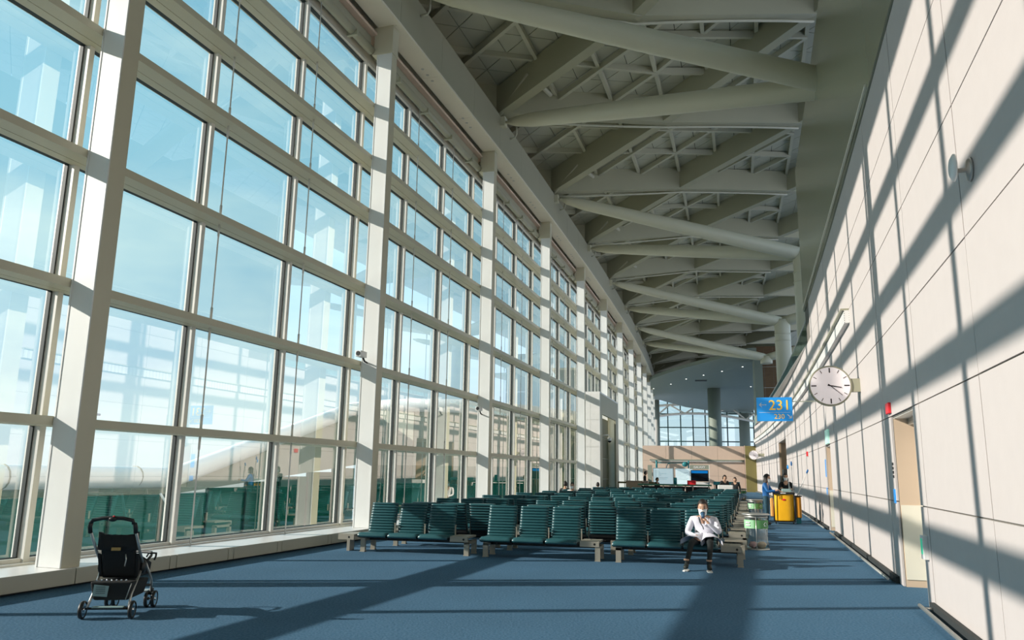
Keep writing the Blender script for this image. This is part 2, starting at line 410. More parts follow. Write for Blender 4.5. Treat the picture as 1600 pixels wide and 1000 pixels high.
# doors in the recesses
for k, (a, c, _, zt) in enumerate(opens):
    dp = .58 if k < 2 else 3.2
    mb = MB()
    mb.hbox(c-.01, c+.05, W+.032, W+dp, 0, zt-.01, 0); mb.hbox(a-.05, a+.01, W+.032, W+dp, 0, zt-.01, 0); mb.hbox(a, c, W+.032, W+dp, zt-.01, zt+.05, 1)
    mb.hbox(a-.05, c+.05, W+dp, W+dp+.1, 0, zt+.1, 0)
    dr = struct(mb.build('door_%d' % (k+1), [M_tan, M_frame, M_joint]))
    if k < 2:
        mb = MB(); mb.hbox(a+.05, c-.05, W+dp-.06, W+dp-.001, .01, zt-.12); lf = mb.build('door_leaf', M_white, dr)
        mb = MB(); mb.hbox((a+c)/2-.02, (a+c)/2+.02, W+dp-.085, W+dp-.061, .02, zt-.14); mb.build('door_edge', M_chrome, dr)
        mb = MB(); mb.hbox(a+.3, a+.34, W+dp-.12, W+dp-.061, .9, 1.2); mb.build('door_handle', M_chrome, dr)
        mb = MB(); mb.hbox(c-.022, c-.011, W+.04, W+.57, .10, 1.12); mb.build('kick_plate', M_soffit, dr)
        mb = MB(); mb.hbox(a+.011, c-.011, W+.22, W+.28, zt-.10, zt-.011); mb.build('door_header', M_steel, dr)
    else:
        for j in range(3):
            mb = MB(); mb.hbox(c-.04, c-.011, W+.1+j*1.0, W+1.08+j*1.0, .0, 3.45); mb.build('stone_panel', M_tan, dr)
        mb = MB(); mb.hbox(c-1.5, c-.1, W+.12, W+1.1, 0, 1.9); mb.build('dark_counter', M_dark, dr)

# ---------------------------------------------------------------- end wall, drop ceiling, far hall
mb = MB(); mb.hbox(77.03, 77.3, -.5, 9.25, 0, 4.25); mb.hbox(76.2, 77.3, 9.3, 10.35, 0, 4.25, 1); mb.hbox(76.2, 77.3, 9.26, 9.3, 0, 4.28, 2)
we = struct(mb.build('wall_end', [M_joint, M_olive, M_peach]))
for j in range(4):
    for k in range(3):
        mb = MB(); mb.hbox(76.99, 77.03, -.5+j*2.437+.008, -.5+(j+1)*2.437-.008, k*1.416+.006, (k+1)*1.416-.006); mb.build('stone_panel', M_peach, we)
mb = MB(); mb.hbox(76.80, 76.97, .4, 9.25, 2.84, 2.95); mb.hbox(76.82, 76.95, .4, 9.25, 2.75, 2.80, 1); mb.build('wall_rail', [M_gfas, M_white], we)
mb = MB(); mb.hbox(72, 74.6, 10.2, 10.9, 6.1, 12.2); mb.build('pier', M_slab, we)
mb = MB()
for j in range(8):
    for k in range(5): mb.hbox(84.0, 84.15, 11.2+j*.9, 12.08+j*.9, 4+k*2.2, 6.15+k*2.2)
mb.build('wood_panelling', M_brown, we)

# roof ----------------------------------------------------------------
def zmid(s): 
    pts = [(-20, 13.6), (12, 14.05), (20, 14.4), (28.2, 14.9), (36.3, 15.2), (44.5, 15.4), (60, 15.4), (110, 15.4)]
    for (a, x), (b, y) in zip(pts, pts[1:]):
        if s <= b: return x+(y-x)*max(0, (s-a)/(b-a))
    return 15.4
WN = [.08, 5.52, 10.75, 16.0, 21.2]
def zb(s, t):      # t = node units across
    i = min(3, max(0, int(math.floor(t)))); f = t-i
    zz = [14.0, zmid(s), 16.1, 16.8, 17.2]
    return zz[i]*(1-f)+zz[i+1]*f
def wn(t):
    i = min(3, max(0, int(math.floor(t)))); f = t-i
    return WN[i]*(1-f)+WN[i+1]*f
SN = S1+DS*2+.13       # a node on the glazed side
def RP(u, t, dz=0):    # u: along in bay units
    s = SN+u*DS; return H(s, wn(t), zb(s, t)+dz)
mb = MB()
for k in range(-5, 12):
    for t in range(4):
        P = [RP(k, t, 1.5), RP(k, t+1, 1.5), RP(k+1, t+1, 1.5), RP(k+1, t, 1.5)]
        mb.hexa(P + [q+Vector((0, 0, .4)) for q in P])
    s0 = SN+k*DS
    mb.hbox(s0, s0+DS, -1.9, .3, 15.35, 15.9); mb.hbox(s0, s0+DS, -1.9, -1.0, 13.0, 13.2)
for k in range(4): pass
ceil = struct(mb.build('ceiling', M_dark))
def beam(u0, t0, u1, t1, wd, z0, z1, name, m, ns=1):
    mb = MB()
    for i in range(ns):
        a = i/ns; c = (i+1)/ns
        A = RP(u0+(u1-u0)*a, t0+(t1-t0)*a); B = RP(u0+(u1-u0)*c, t0+(t1-t0)*c)
        d = (B-A); d.z = 0; d.normalize(); n = Vector((-d.y, d.x, 0))*wd/2; Z0 = Vector((0, 0, z0)); Z1 = Vector((0, 0, z1))
        mb.hexa([A-n+Z0, A+n+Z0, B+n+Z0, B-n+Z0, A-n+Z1, A+n+Z1, B+n+Z1, B-n+Z1])
    return mb.build(name, m, ceil)
for k in range(-5, 10):
    for t in range(3):
        o = t % 2
        # each segment between nodes is one beam length
        if t % 2 == 0:
            e = .25 if t == 0 else 0
            beam(k-e/2, t-e, k+.5, t+1, .36, 0, 1.08, 'roof_beam', M_roof)
            beam(k+1+e/2, t-e, k+.5, t+1, .36, 0, 1.08, 'roof_beam', M_roof)
        else:
            beam(k+.5, t, k+1, t+1, .36, 0, 1.08, 'roof_beam', M_roof)
            beam(k+.5, t, k, t+1, .36, 0, 1.08, 'roof_beam', M_roof)
# purlins at thirds
for k in range(-5, 10):
    for t in range(2):
        o = .5*t
        for j in (1, 2):
            x = j/3
            e = .3 if t == 0 else 0
            beam(k+o+x-e/2, t-e, k+o+x+.5, t+1, .13, .82, 1.05, 'purlin', M_rooflight)
            beam(k+o+x+e/2, t-e, k+o+x-.5, t+1, .13, .82, 1.05, 'purlin', M_rooflight)
            beam(k+o, t+x, k+o+1, t+x, .13, .86, 1.05, 'purlin', M_rooflight)
        beam(k+o, t+1, k+o+1, t+1, .13, .86, 1.05, 'purlin', M_rooflight)
# ceiling panels: triangles between the purlins, each of four smaller tiles
def tri(P, mb):
    c = (P[0]+P[1]+P[2])/3
    Q = [c+(q-c)*.96 for q in P]
    lo = [q for q in Q]; hi = [q+Vector((0, 0, .05)) for q in Q]
    mb.add(lo+hi, [(0, 2, 1), (3, 4, 5), (0, 1, 4, 3), (1, 2, 5, 4), (2, 0, 3, 5)])
cnt = 0; rest = MB()
cells = []
for t in range(4):
    for i in range(-1 if t == 0 else 0, 3):
        for k in range(-15, 33):
            t0 = t+i/3; t1 = t+(i+1)/3
            off0 = (t0*.5); off1 = (t1*.5)
            x0 = k/3+off0
            a = (x0, t0); b = (x0+1/3, t0); c = (x0+1/6, t1); d = (x0+1/6+1/3, t1)
            cells.append([a, b, c]); cells.append([b, d, c])
def cell(c, mb):
    P = [RP(u, tt, 1.08) for u, tt in c]
    m01, m12, m20 = (P[0]+P[1])/2, (P[1]+P[2])/2, (P[2]+P[0])/2
    for T in ((P[0], m01, m20), (m01, P[1], m12), (m20, m12, P[2]), (m01, m12, m20)): tri(T, mb)
cells.sort(key=lambda c: abs(SN+c[0][0]*DS-30)+(100 if c[0][1] > 1.99 or c[2][1] > 2.01 else 0))
for i, c in enumerate(cells):
    s = SN+c[0][0]*DS
    if i < 290:
        mb = MB(); cell(c, mb); mb.build('roof_panel', M_deck, ceil)
    else: cell(c, rest)
g = rest.build('roof_panel', M_deck, ceil); g['kind'] = 'stuff'
# small diagonal hangers near the glazed side, and the hydrant pipes
for n in range(-2, 11):
    a = SN+DS*n
    mb = MB()
    A = H(a-.2, .2, 13.95); B = H(a-1.3, 1.55, 14.75); C = H(a+.55, 1.85, 14.85); 
    mb.tube([A, B], .075, 6); mb.tube([B, C], .085, 6); mb.build('hanger', M_rooflight, ceil)
    mb = MB(); pts = [H(a+1.1, .42, 14.5), H(a+1.1, .42, 13.75), H(a+1.05, .38, 13.6), H(a+1.0, .22, 13.55)]
    mb.tube(pts, .035, 8); mb.build('drain_pipe', M_rooflight, ceil)
    mb = MB(); q = [RP(n+.02+.5*f, f, -.06) for f in [i/6 for i in range(7)]] + [RP(n+.52+.5*f, 1+f, -.06) for f in [i/6 for i in range(1, 7)]]
    q = [v+Vector((0, 0, -.02)) for v in q]
    mb.tube(q, .045, 6); mb.build('conduit', M_rooflight, ceil)
# round columns and branching struts on the stone side
for k, n in enumerate((-3, -1, 1, 3, 5, 7)):
    s = S1+DS*(n+.5)+.13
    top = 11.55
    mb = MB(); mb.tube([H(s, 11.02, 6.0 if n < 7 else 11.0), H(s, 11.02, top-.3), H(s, 11.02, top+.1)], [.5, .5, .44], 24)
    if n < 7:
     for z in (10.2, 10.65): mb.tube([H(s, 11.02, z), H(s, 11.02, z+.05)], .525, 24)
    mb.build('column', M_pipe, ceil)
    for (ds, w1) in ((-DS/2, .38), (DS/2, .38), (-DS/2, 21.5), (DS/2, 21.5)):
        A = H(s, 10.95 if w1 < 5 else 11.1, top); B = H(s+ds, w1, 13.72)
        L = (B-A)
        mb = MB(); mb.tube([A, A+L*.06, A+L*.5, A+L*.90, A+L*.965, A+L*.985], [.30, .32, .31, .25, .17, .10], 20)
        mb.tube([A+L*.978, B], .055, 8); mb.ball(tuple(A+L*.988), .085, 8, 6)
        if w1 < 5: mb.hbox(s+ds-.14, s+ds+.14, .19, .36, 13.55, 13.9)
        mb.build('strut', M_pipe, ceil)
# drop ceiling of the far hall
fe = [(93, -1.0), (86.4, .48), (82, 2.2), (77.8, 4.1), (74, 6.2), (70.2, 8.25), (68.5, 9.4), (68.5, 10.2), (76, 10.4), (90, 13), (143, 17), (136, 11.4), (125, 4.8), (118, 2.4), (113.6, 1.0), (110.6, -.5), (108, -1)]
mb = MB(); n = len(fe)
vs = [H(a, b, 12.0) for a, b in fe] + [H(a, b, 12.35) for a, b in fe]
mb.add(vs, [tuple(range(n)), tuple(range(n, 2*n))] + [(i, (i+1) % n, n+(i+1) % n, n+i) for i in range(n)]); mb.build('drop_ceiling', M_slab, ceil)
for (a, b) in [(97.07, .09), (92.29, 2.26), (87.38, 4.03), (84.12, 5.85), (81.14, 7.66), (77.95, 9.51), (95.77, 11.62)]:
    mb = MB(); mb.lathe([(.08, -.02), (.08, 0)], 12, H(a, b, 11.99)); mb.build('downlight', M_lamp, ceil)
mb = MB(); mb.hbox(88.5, 89.5, 5.0, 6.3, 11.95, 11.995); mb.build('ceiling_grille', M_dark, ceil)
mb = MB(); mb.tube([H(97.6, 7.38, 0), H(97.6, 7.38, 12)], .78, 28); mb.build('column', M_slab, ceil)
mb = MB(); mb.tube([H(114.6, .15, 0), H(114.6, .15, 12.2)], .42, 20); mb.build('column', M_slab, ceil)
mb = MB(); mb.tube([H(122, -1.2, 0), H(122, -1.2, 11)], .85, 20); mb.build('column', M_slab, ceil)
mb = MB(); mb.tube([H(132, 14.4, 0), H(132, 14.4, 11.6)], .85, 20); mb.build('column', M_slab, ceil)
# far facade
mb = MB(); mb.hbox(135, 135.3, -12, 24, -.5, 1)
wf = struct(mb.build('window_far', M_ggl2))
for w_ in [-8.4, -6.3, -4.2, -2.1, 0, 2.17, 4.3, 6.35, 8.4, 10.3, 12.0, 14.2, 16.3, 18.4, 20.5]:
    mb = MB(); mb.hbox(134.9, 135.2, w_-.09, w_+.09, 0, 14); mb.build('mullion', M_ggl2, wf)
for z in (4.7, 7.05, 9.4, 11.7):
    mb = MB(); mb.hbox(134.95, 135.15, -12, 24, z-.09, z+.09); mb.build('transom', M_ggl2, wf)
WL = [-8.4, -6.3, -4.2, -2.1, 0, 2.17, 4.3, 6.35, 8.4, 10.3, 12.0, 14.2, 16.3, 18.4, 20.5]
for i in range(14):
    for z0, z1 in ((1, 4.7), (4.7, 7.05), (7.05, 9.4), (9.4, 11.7), (11.7, 14)):
        mb = MB(); mb.add([H(135, WL[i]+.09, z0+.09), H(135, WL[i+1]-.09, z0+.09), H(135, WL[i+1]-.09, z1-.09), H(135, WL[i]+.09, z1-.09)], [(0, 1, 2, 3)]); mb.build('pane', M_glass, wf)
mb = MB(); P = [(128+0*i, -12+i*2.4) for i in range(15)]
lo = [H(130, w_, 9.6+1.8*math.sin(math.pi*min(1, max(0, (w_+6)/24)))) for _, w_ in P]; hi = [H(131, w_, 11.9+1.1*math.sin(math.pi*min(1, max(0, (w_+6)/24)))) for _, w_ in P]
mb.tube(lo, .2, 8); mb.tube(hi, .2, 8)
for i in range(14): mb.tube([lo[i], hi[i+1]] if i % 2 else [hi[i], lo[i+1]], .13, 6)
mb.build('roof_truss', M_soffit, ceil)
mb = MB(); mb.hbox(105, 150, -14, 30, 15.5, 15.8); mb.build('far_roof', M_deck, ceil)

# ---------------------------------------------------------------- boarding gate house on the glazed side
mb = MB(); a, c, wg, zt = 41.5, 48.7, .62, 5.82
o0, o1, oz = 42.3, 47.6, 4.72
mb.hbox(a, a+.1, -.42, wg, 0, zt)                      # near side
mb.hbox(c-.1, c, -.42, wg, 0, zt); mb.hbox(a, c, -.42, wg, zt, zt+.08)
mb.hbox(a+.1, o0, wg-.1, wg, 0, zt, 1); mb.hbox(o1, c-.1, wg-.1, wg, 0, zt, 1); mb.hbox(o0, o1, wg-.1, wg, oz, zt, 1)
gate = struct(mb.build('door_4', [M_white, M_fascia]))
for k in range(4):
    for j in range(2):
        mb = MB(); mb.hbox(a-.02, a-.001, -.40+j*.51+.004, -.40+(j+1)*.51-.004, .02+k*1.45, (k+1)*1.45-.006); mb.build('wall_panel', M_white, gate)
for k in range(4):
    mb = MB(); mb.hbox(o0, o1, .1, .14, .01+k*1.18, (k+1)*1.18-.01); mb.build('shutter_panel', M_shut, gate)
mb = MB(); mb.tube([H(o0+.05, wg+.02, 3.55), H(o0+.2, wg+.3, 3.6), H(o0+.3, wg+.35, 3.45)], .03, 8); mb.lathe([(.10, 0), (.12, .16)], 14, H(o0+.3, wg+.35, 3.28)); mb.ball(tuple(H(o0+.3, wg+.35, 3.28)), .10, 12, 8, 1)
cd = mb.build('dome_camera', [M_white, M_shell]); tag(cd, 'white dome camera on a curved arm beside the dark gate opening', 'camera')

# ---------------------------------------------------------------- outside: link building, apron
mb = MB()
pl = [(-60, -14, 1.15), (10, -14, 1.15), (26.1, -14, 1.10), (28.0, -14, 1.6), (41.0, -14, 5.0), (41.9, -13.2, 5.2), (41.0, -10, 5.2), (42.3, -6.6, 5.2), (47.5, -3.9, 5.2), (52, -2.2, 5.2)]
lb = bpy.data.objects.new('link_building', None); COL.objects.link(lb); tag(lb, 'low glazed link building outside with rounded white roof edge rising to the gate', 'building')
def seg_pts(n0, n1): return [H(*q) for q in pl[n0:n1]]
mb.tube(seg_pts(0, len(pl)), .40, 14); mb.build('roof_rim', M_rim, lb)
for i in range(12):
    jm = MB(); q = H(-4+i*2.8, -14, 1.13); q2 = H(-3.97+i*2.8, -14, 1.13)
    if -4+i*2.8 < 26: jm.tube([q, q2], .405, 14); jm.build('rim_joint', M_gfas, lb)
def wallseg(P, Q, zp0, zp1, zq0, zq1, name, m, th=.12):
    A = H(P[0], P[1]); B = H(Q[0], Q[1]); d = (B-A); d.z = 0; d.normalize(); n = Vector((-d.y, d.x, 0))*th/2
    z = lambda v, h: Vector((v.x, v.y, h))
    mb = MB(); mb.hexa([z(A-n, zp0), z(A+n, zp0), z(B+n, zq0), z(B-n, zq0), z(A-n, zp1), z(A+n, zp1), z(B+n, zq1), z(B-n, zq1)])
    return mb.build(name, m, lb)
wallseg((-60, -14), (26.1, -14), .50, .9, .45, .9, 'fascia', M_gfas)  # grey-green strip stands in for the shadow band beneath the rim
wallseg((26.1, -14), (41.9, -14), .45, .8, 1.8, 4.9, 'fascia', M_gfas)
wallseg((41.5, -13.6), (41.0, -10), 1.8, 4.9, 1.8, 4.9, 'fascia', M_gfas)
wallseg((41.0, -10), (42.3, -6.6), 1.8, 4.9, 1.8, 4.9, 'fascia', M_gfas)
wallseg((42.3, -6.6), (52, -2.2), 1.8, 4.9, 1.8, 4.9, 'fascia', M_gfas)
for i in range(34):
    s0 = -50+i*2.7
    if s0+2.7 > 42: break
    zt_ = .46 if s0 < 26 else .46+(s0-26)/15*1.3
    mb = MB(); mb.hbox(s0+.04, s0+2.66, -14.05, -14.0, -3.5, zt_); mb.build('glazing_pane', M_ggl, lb)
    mb = MB(); mb.hbox(s0-.04, s0+.04, -14.06, -13.92, -3.5, zt_); mb.build('glazing_bar', M_ggl2, lb)
mb = MB()
for z in (-.7, -2.1): mb.hbox(-50, 42, -14.06, -13.93, z-.03, z+.03)
mb.build('glazing_rail', M_ggl2, lb)
pts = [(41.5, -13.6), (41.0, -10), (42.3, -6.6), (47, -4.2), (52, -2.2)]
for P, Q in zip(pts, pts[1:]): wallseg(P, Q, -3.5, 1.8, -3.5, 1.8, 'glazing_pane', M_ggl)
mb = MB(); mb.tube([H(25.0, -13.6, .5), H(25.3, -13.5, .1), H(25.35, -13.45, -.1), H(25.3, -13.45, -3.4)], .05, 8); mb.build('drain_pipe', M_rim, lb)
mb = MB(); mb.hbox(-300, 600, -900, -1.06, -5.2, -5.0)
struct(mb.build('ground', M_tarmac))
mb = MB(); mb.hbox(-60, 100, -13.7, -1.2, -3.6, -3.45); struct(mb.build('ground_terrace', M_tarmac))
for k, (s, w_, h) in enumerate([(64, -90, 9.5), (110, -90, 9.8), (20, -90, 10.5)]):
    mb = MB(); mb.tube([H(s, w_, -5), H(s, w_, h)], .16, 6); mb.tube([H(s-2, w_, h), H(s+2, w_, h)], .22, 6)
    o = mb.build('light_mast', M_dim); tag(o, ['thin apron light mast standing right of the near column', 'farthest right thin apron light mast beyond the white roof rim', 'thin apron light mast at the left frame edge'][k], 'mast')

# ---------------------------------------------------------------- bench seating
bench_parts = {}
def bench_meshes():
    D = {}
    def ribbed(name, prof, xw, rnd):
        # prof: list of (y,z) front outline followed back; extruded over x with rounded sides
        mb = MB(); xs = [-xw/2, -xw/2+.02, -xw/2+.06, xw/2-.06, xw/2-.02, xw/2]; k = [0, .75, 1, 1, .75, 0]
        base, depth = prof
        n = len(base); vs = []
        for x, q in zip(xs, k):
            for (y, z, dy, dz, h) in base:
                vs.append((x, y+dy*depth*(.35+.65*q)*h, z+dz*depth*(.35+.65*q)*h))
            for (y, z, dy, dz, h) in base[::-1]: vs.append((x, y-dy*.012, z-dz*.012))
        m2 = 2*n; fs = []
        for i in range(len(xs)-1):
            for j in range(m2): fs.append((i*m2+j, i*m2+(j+1) % m2, (i+1)*m2+(j+1) % m2, (i+1)*m2+j))
        mb.add(vs, fs, 0, True); mb.add(vs[:m2], [tuple(range(m2))]); mb.add(vs[-m2:], [tuple(range(m2))])
        return mb.mesh(name, M_seat)
    # backrest: from (y .19,z .33) to (y .36,z .885)
    A = Vector((.17, .33)); B = Vector((.34, .88)); d = (B-A).normalized(); nn = Vector((-d.y, d.x))  # towards -y
    base = []; NR = 11
    for i in range(NR):
        for f, h in ((.05, .45), (.22, .90), (.5, 1.0), (.78, .88), (.95, .25)):
            q = A+(B-A)*((i+f)/NR); curve = .02*math.sin(math.pi*(i+f)/NR)
            base.append((q.x+curve*0, q.y, nn.x, nn.y, h))
    D['backrest'] = ribbed('backrest', (base, .05), .53, 1)
    base = []; A = Vector((-.27, .325)); B = Vector((.17, .315)); NR = 7
    base.append((-.285, .27, -.9, -.2, .4)); base.append((-.30, .30, -.9, .3, .6))
    for i in range(NR):
        for f, h in ((.06, .7), (.3, .95), (.7, .95), (.94, .7)):
            q = A+(B-A)*((i+f)/NR); base.append((q.x, q.y-.01, 0, 1, h))
    D['seat'] = ribbed('seat', (base, .04), .565, 1)
    mb = MB()
    A = Vector((.185, .30)); B = Vector((.36, .875))
    mb.hexa([(-.262, A.x-.02, A.y), (.262, A.x-.02, A.y), (.262, A.x+.05, A.y), (-.262, A.x+.05, A.y), (-.255, B.x-.03, B.y-.02), (.255, B.x-.03, B.y-.02), (.255, B.x+.015, B.y-.02), (-.255, B.x+.015, B.y-.02)])
    mb.box(-.27, .27, -.26, .2, .255, .295)
    D['seat_shell'] = mb.mesh('seat_shell', M_shell)
    A = Vector((.235, .36)); B = Vector((.365, .88)); d = (B-A).normalized(); nn = Vector((d.y, -d.x)); base = []
    for i in range(10):
        for f, h in ((.05, .45), (.22, .90), (.5, 1.0), (.78, .88), (.95, .25)):
            q = A+(B-A)*((i+f)/10); base.append((q.x, q.y, nn.x, nn.y, h))
    D['back_cushion'] = ribbed('back_cushion', (base, .03), .52, 1)
    mb = MB(); mb.box(-.009, .009, .11, .15, .27, .50); mb.box(-.012, .012, .10, .16, .50, .512); D['armrest'] = mb.mesh('armrest', M_alu)
    mb = MB(); mb.box(.14, 2.18, -.05, .07, .20, .255); mb.box(.14, 2.18, .12, .16, .22, .25)
    for x in (.3, .59, .9, 1.2, 1.5): mb.box(x-.02, x+.02, -.2, .2, .235, .255)
    D['beam'] = mb.mesh('beam', M_shell)
    mb = MB(); mb.box(-.045, .045, -.26, -.20, 0, .24); mb.box(-.045, .045, .20, .26, 0, .24); mb.box(-.045, .045, -.26, .26, .20, .25); mb.box(-.05, .05, -.28, -.18, 0, .012); mb.box(-.05, .05, .18, .28, 0, .012)
    D['leg'] = mb.mesh('leg', M_alu)
    mb = MB(); mb.box(-.17, .17, -.26, .26, .305, .335); mb.box(-.17, .17, -.275, -.25, .24, .33); mb.tube([(.09, -.277, .285), (.09, -.272, .285)], .02, 10, 1)
    mb.box(-.14, -.02, -.05, .2, .336, .341)
    D['side_table'] = mb.mesh('side_table', [M_alu, M_shell])
    return D
BM = bench_meshes()
def bench(label, s, w, rot, group, mir=1):
    t = thing('bench', label, 'bench', s, w, 0, rot, group)
    def part(n, x, parent=t):
        o = link(n, BM[n], parent); o.location = (x, 0, 0) if parent is t else (0, 0, 0); return o
    for i in range(3):
        x = (-1.15+.30+i*.605)*mir
        part('seat', x); b_ = part('backrest', x); part('seat_shell', x); part('back_cushion', x)
        if i: part('armrest', x-.3025*mir)
    part('armrest', (-1.15+.30+2.5*.605)*mir)
    bm_ = part('beam', -1.16); part('leg', -1.03*mir); part('leg', 1.0*mir); part('side_table', .86*mir)
    return t
ORD = ['front', 'second', 'third', 'fourth', 'fifth', 'sixth', 'seventh', 'eighth', 'ninth']
SIDE = ['window-side', 'middle', 'aisle-side']
TILT = .065
for rI in range(8):
    for face in (0, 1):
        s0 = 13.62+3.2*rI+(1.32 if face else 0)
        for k in range(3):
            wc = 1.10+1.15+2.385*k
            if rI >= 6 and k == 1 and face: continue
            lab = '%s three-seat bench of ribbed teal seats in the %s row %s the camera' % (SIDE[k], ORD[rI], 'facing away from' if face else 'facing')
            if rI == 0 and face == 0:
                lab = ['front row teal bench nearest the window, left of the other two', 'front row teal bench in the middle, all three seats empty', 'front row teal bench on which the person in the pale coat sits'][k]
            bench(lab, s0+TILT*(wc-1.2), wc, (math.pi if face else 0)+TILT, 'three-seat waiting benches', -1 if (face and k == 2) else 1)
mb = MB(); mb.box(-.2, .12, -.26, .26, .275, .32); mb.box(-.2, .12, -.275, -.25, .22, .315); mb.tube([(.02, -.277, .265), (.02, -.272, .265)], .02, 10, 1); mb.box(-.1, -.04, -.1, .1, 0, .28)
o = mb.build('end_table', [M_alu, M_shell]); o.location = H(13.5, .98); o.rotation_euler = (0, 0, HROT(13.5)+TILT); tag(o, 'small metal end table left of the front bench beside the window sill', 'table')

# ---------------------------------------------------------------- clocks and signs
def clock(label, s, w, z, r0, hh, mm, arm):
    t = thing('wall_clock', label, 'clock', s, w, z)
    mb = MB(); mb.lathe([(r0*.97, -.07), (r0, -.05), (r0, .05), (r0*.97, .07)], 48, (0, 0, 0), 0, 'y'); mb.build('case', M_fascia if r0 else M_steel, t)
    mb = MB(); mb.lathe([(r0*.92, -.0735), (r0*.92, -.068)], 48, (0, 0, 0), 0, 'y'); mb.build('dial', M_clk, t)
    for i in range(12):
        a = math.pi/6*i; q = i % 3 == 0; L = .24 if q else .17; wd = .022 if q else .012
        mb = MB(); c, sn = math.cos(a), math.sin(a)
        def P(rr, off): return (rr*sn+off*c, -.078, rr*c-off*sn)
        f = [P(r0*(.88-L), -wd*r0*1.3), P(r0*(.88-L), wd*r0*1.3), P(r0*.88, wd*r0*1.3), P(r0*.88, -wd*r0*1.3)]
        mb.hexa([(x, y, z_) for x, y, z_ in f] + [(x, -.074, z_) for x, y, z_ in f]); mb.build('hour_mark', M_shell, t)
    for nm, a, L, wd, y in (('hour_hand', (hh+mm/60)/12*2*math.pi, .52, .032, -.084), ('minute_hand', mm/60*2*math.pi, .72, .018, -.088)):
        mb = MB(); c, sn = math.cos(a), math.sin(a)
        f = [(-.12*r0*sn-wd*r0*c, -.12*r0*c+wd*r0*sn), (L*r0*sn-wd*r0*.7*c, L*r0*c+wd*r0*.7*sn), (L*r0*sn+wd*r0*.7*c, L*r0*c-wd*r0*.7*sn), (-.12*r0*sn+wd*r0*c, -.12*r0*c-wd*r0*sn)]
        mb.hexa([(x, y, z_) for x, z_ in f] + [(x, y+.003, z_) for x, z_ in f]); mb.build(nm, M_shell, t)
    mb = MB(); mb.box(r0*.9, arm, -.05, .05, -.12, .13); mb.build('bracket', M_fascia, t)
    return t
M_clk = mat('clock_dial', (.85, .78, .78), .4, 0, .02, emit=((1, .88, .88), .28))  # slight glow added to brighten the dial, as if backlit
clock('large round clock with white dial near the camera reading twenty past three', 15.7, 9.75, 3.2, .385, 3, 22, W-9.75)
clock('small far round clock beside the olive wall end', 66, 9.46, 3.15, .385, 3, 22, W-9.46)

def text(body, size, m, parent, loc, ext=.004, name='lettering', bold=0, align='LEFT', rot=(math.pi/2, 0, 0)):
    cu = bpy.data.curves.new(name, 'FONT'); cu.body = body; cu.size = size; cu.extrude = ext; cu.offset = bold; cu.align_x = align; cu.resolution_u = 3
    tmp = bpy.data.objects.new('tmp', cu); COL.objects.link(tmp)
    dg = bpy.context.evaluated_depsgraph_get(); dg.update()
    me = bpy.data.meshes.new_from_object(tmp.evaluated_get(dg)); COL.objects.unlink(tmp); bpy.data.objects.remove(tmp)
    me.materials.clear(); me.materials.append(m)
    o = link(name, me, parent); o.location = loc; o.rotation_euler = rot; return o
t = thing('gate_sign', 'blue hanging sign with yellow 231 and smaller 230 left of the large clock', 'sign', 23.0, 8.90, 3.36)
mb = MB(); mb.box(-.48, .48, -.03, .03, -.335, .335); bevel(mb.build('panel', M_blue, t), .004)
mb = MB(); mb.box(-.42, .42, -.034, -.031, -.095, -.087); mb.build('divider', M_wlet, t)
text('231', .40, M_yel, t, (-.16, -.035, -.02), bold=.001); text('230', .19, M_yel, t, (-.02, -.035, -.27))
mb = MB(); mb.box(-.40, -.22, -.037, -.031, .115, .135)
mb.prism([(0, 0)], 0, 0) if False else None
def arrow(mb, cx, cz, L, ang, wd=.02):
    c, sn = math.cos(ang), math.sin(ang)
    def bar(x0, z0, x1, z1):
        d = Vector((x1-x0, z1-z0)).normalized(); n = Vector((-d.y, d.x))*wd/2
        f = [(x0-n.x, z0-n.y), (x1-n.x, z1-n.y), (x1+n.x, z1+n.y), (x0+n.x, z0+n.y)]
        mb.hexa([(x, -.037, z) for x, z in f] + [(x, -.031, z) for x, z in f])
    tip = (cx+c*L/2, cz+sn*L/2); bar(cx-c*L/2, cz-sn*L/2, *tip)
    for q in (2.4, -2.4): bar(tip[0], tip[1], tip[0]+math.cos(ang+q)*L*.45, tip[1]+math.sin(ang+q)*L*.45)
mb = MB(); arrow(mb, -.31, .125, .19, math.pi); mb.build('arrow', M_wlet, t)
mb = MB(); arrow(mb, .39, -.20, .15, -math.pi/4, .022); mb.build('arrow', M_wlet, t)
mb = MB(); mb.box(.48, W-8.90-.004, -.01, .01, .20, .225); mb.build('bracket', M_gfas, t)

# ---------------------------------------------------------------- fittings on the walls
t = thing('wall_detector', 'white disc detector on a dark mount high on the near stone wall', 'detector', 7.0, W-.13, 4.10)
mb = MB(); mb.lathe([(.02, -.03), (.08, -.025), (.118, -.004), (.118, .006)], 24, (0, 0, 0), 0, 'x'); mb.build('disc', M_white, t)
mb = MB(); mb.lathe([(.02, .006), (.02, .09), (.09, .10), (.105, .126)], 20, (0, 0, -.03), 0, 'x'); mb.build('mount', M_steel, t)
o = MB(); o.hbox(12.30, 12.56, W-.045, W-.002, 2.42, 2.58); q = o.build('fire_sign', M_red); tag(bevel(q, .01), 'red box on the stone wall above the near door', 'alarm')
o = MB(); o.hbox(12.5, 12.66, W-.012, W-.002, 1.14, 1.34); tag(o.build('blue_sign', M_blue), 'small blue notice at the left edge of the near door', 'sign')
o = MB(); [o.hbox(12.5, 12.6, W-.010, W-.002, 1.5+.06*k, 1.54+.06*k) for k in range(4)]; tag(o.build('door_notice', M_shell), 'dark lettering strip at the left edge of the near door', 'sign')
t = thing('exit_light', 'white emergency exit box with green figure low beside the near door', 'sign', 10.45, W-.03, .70)
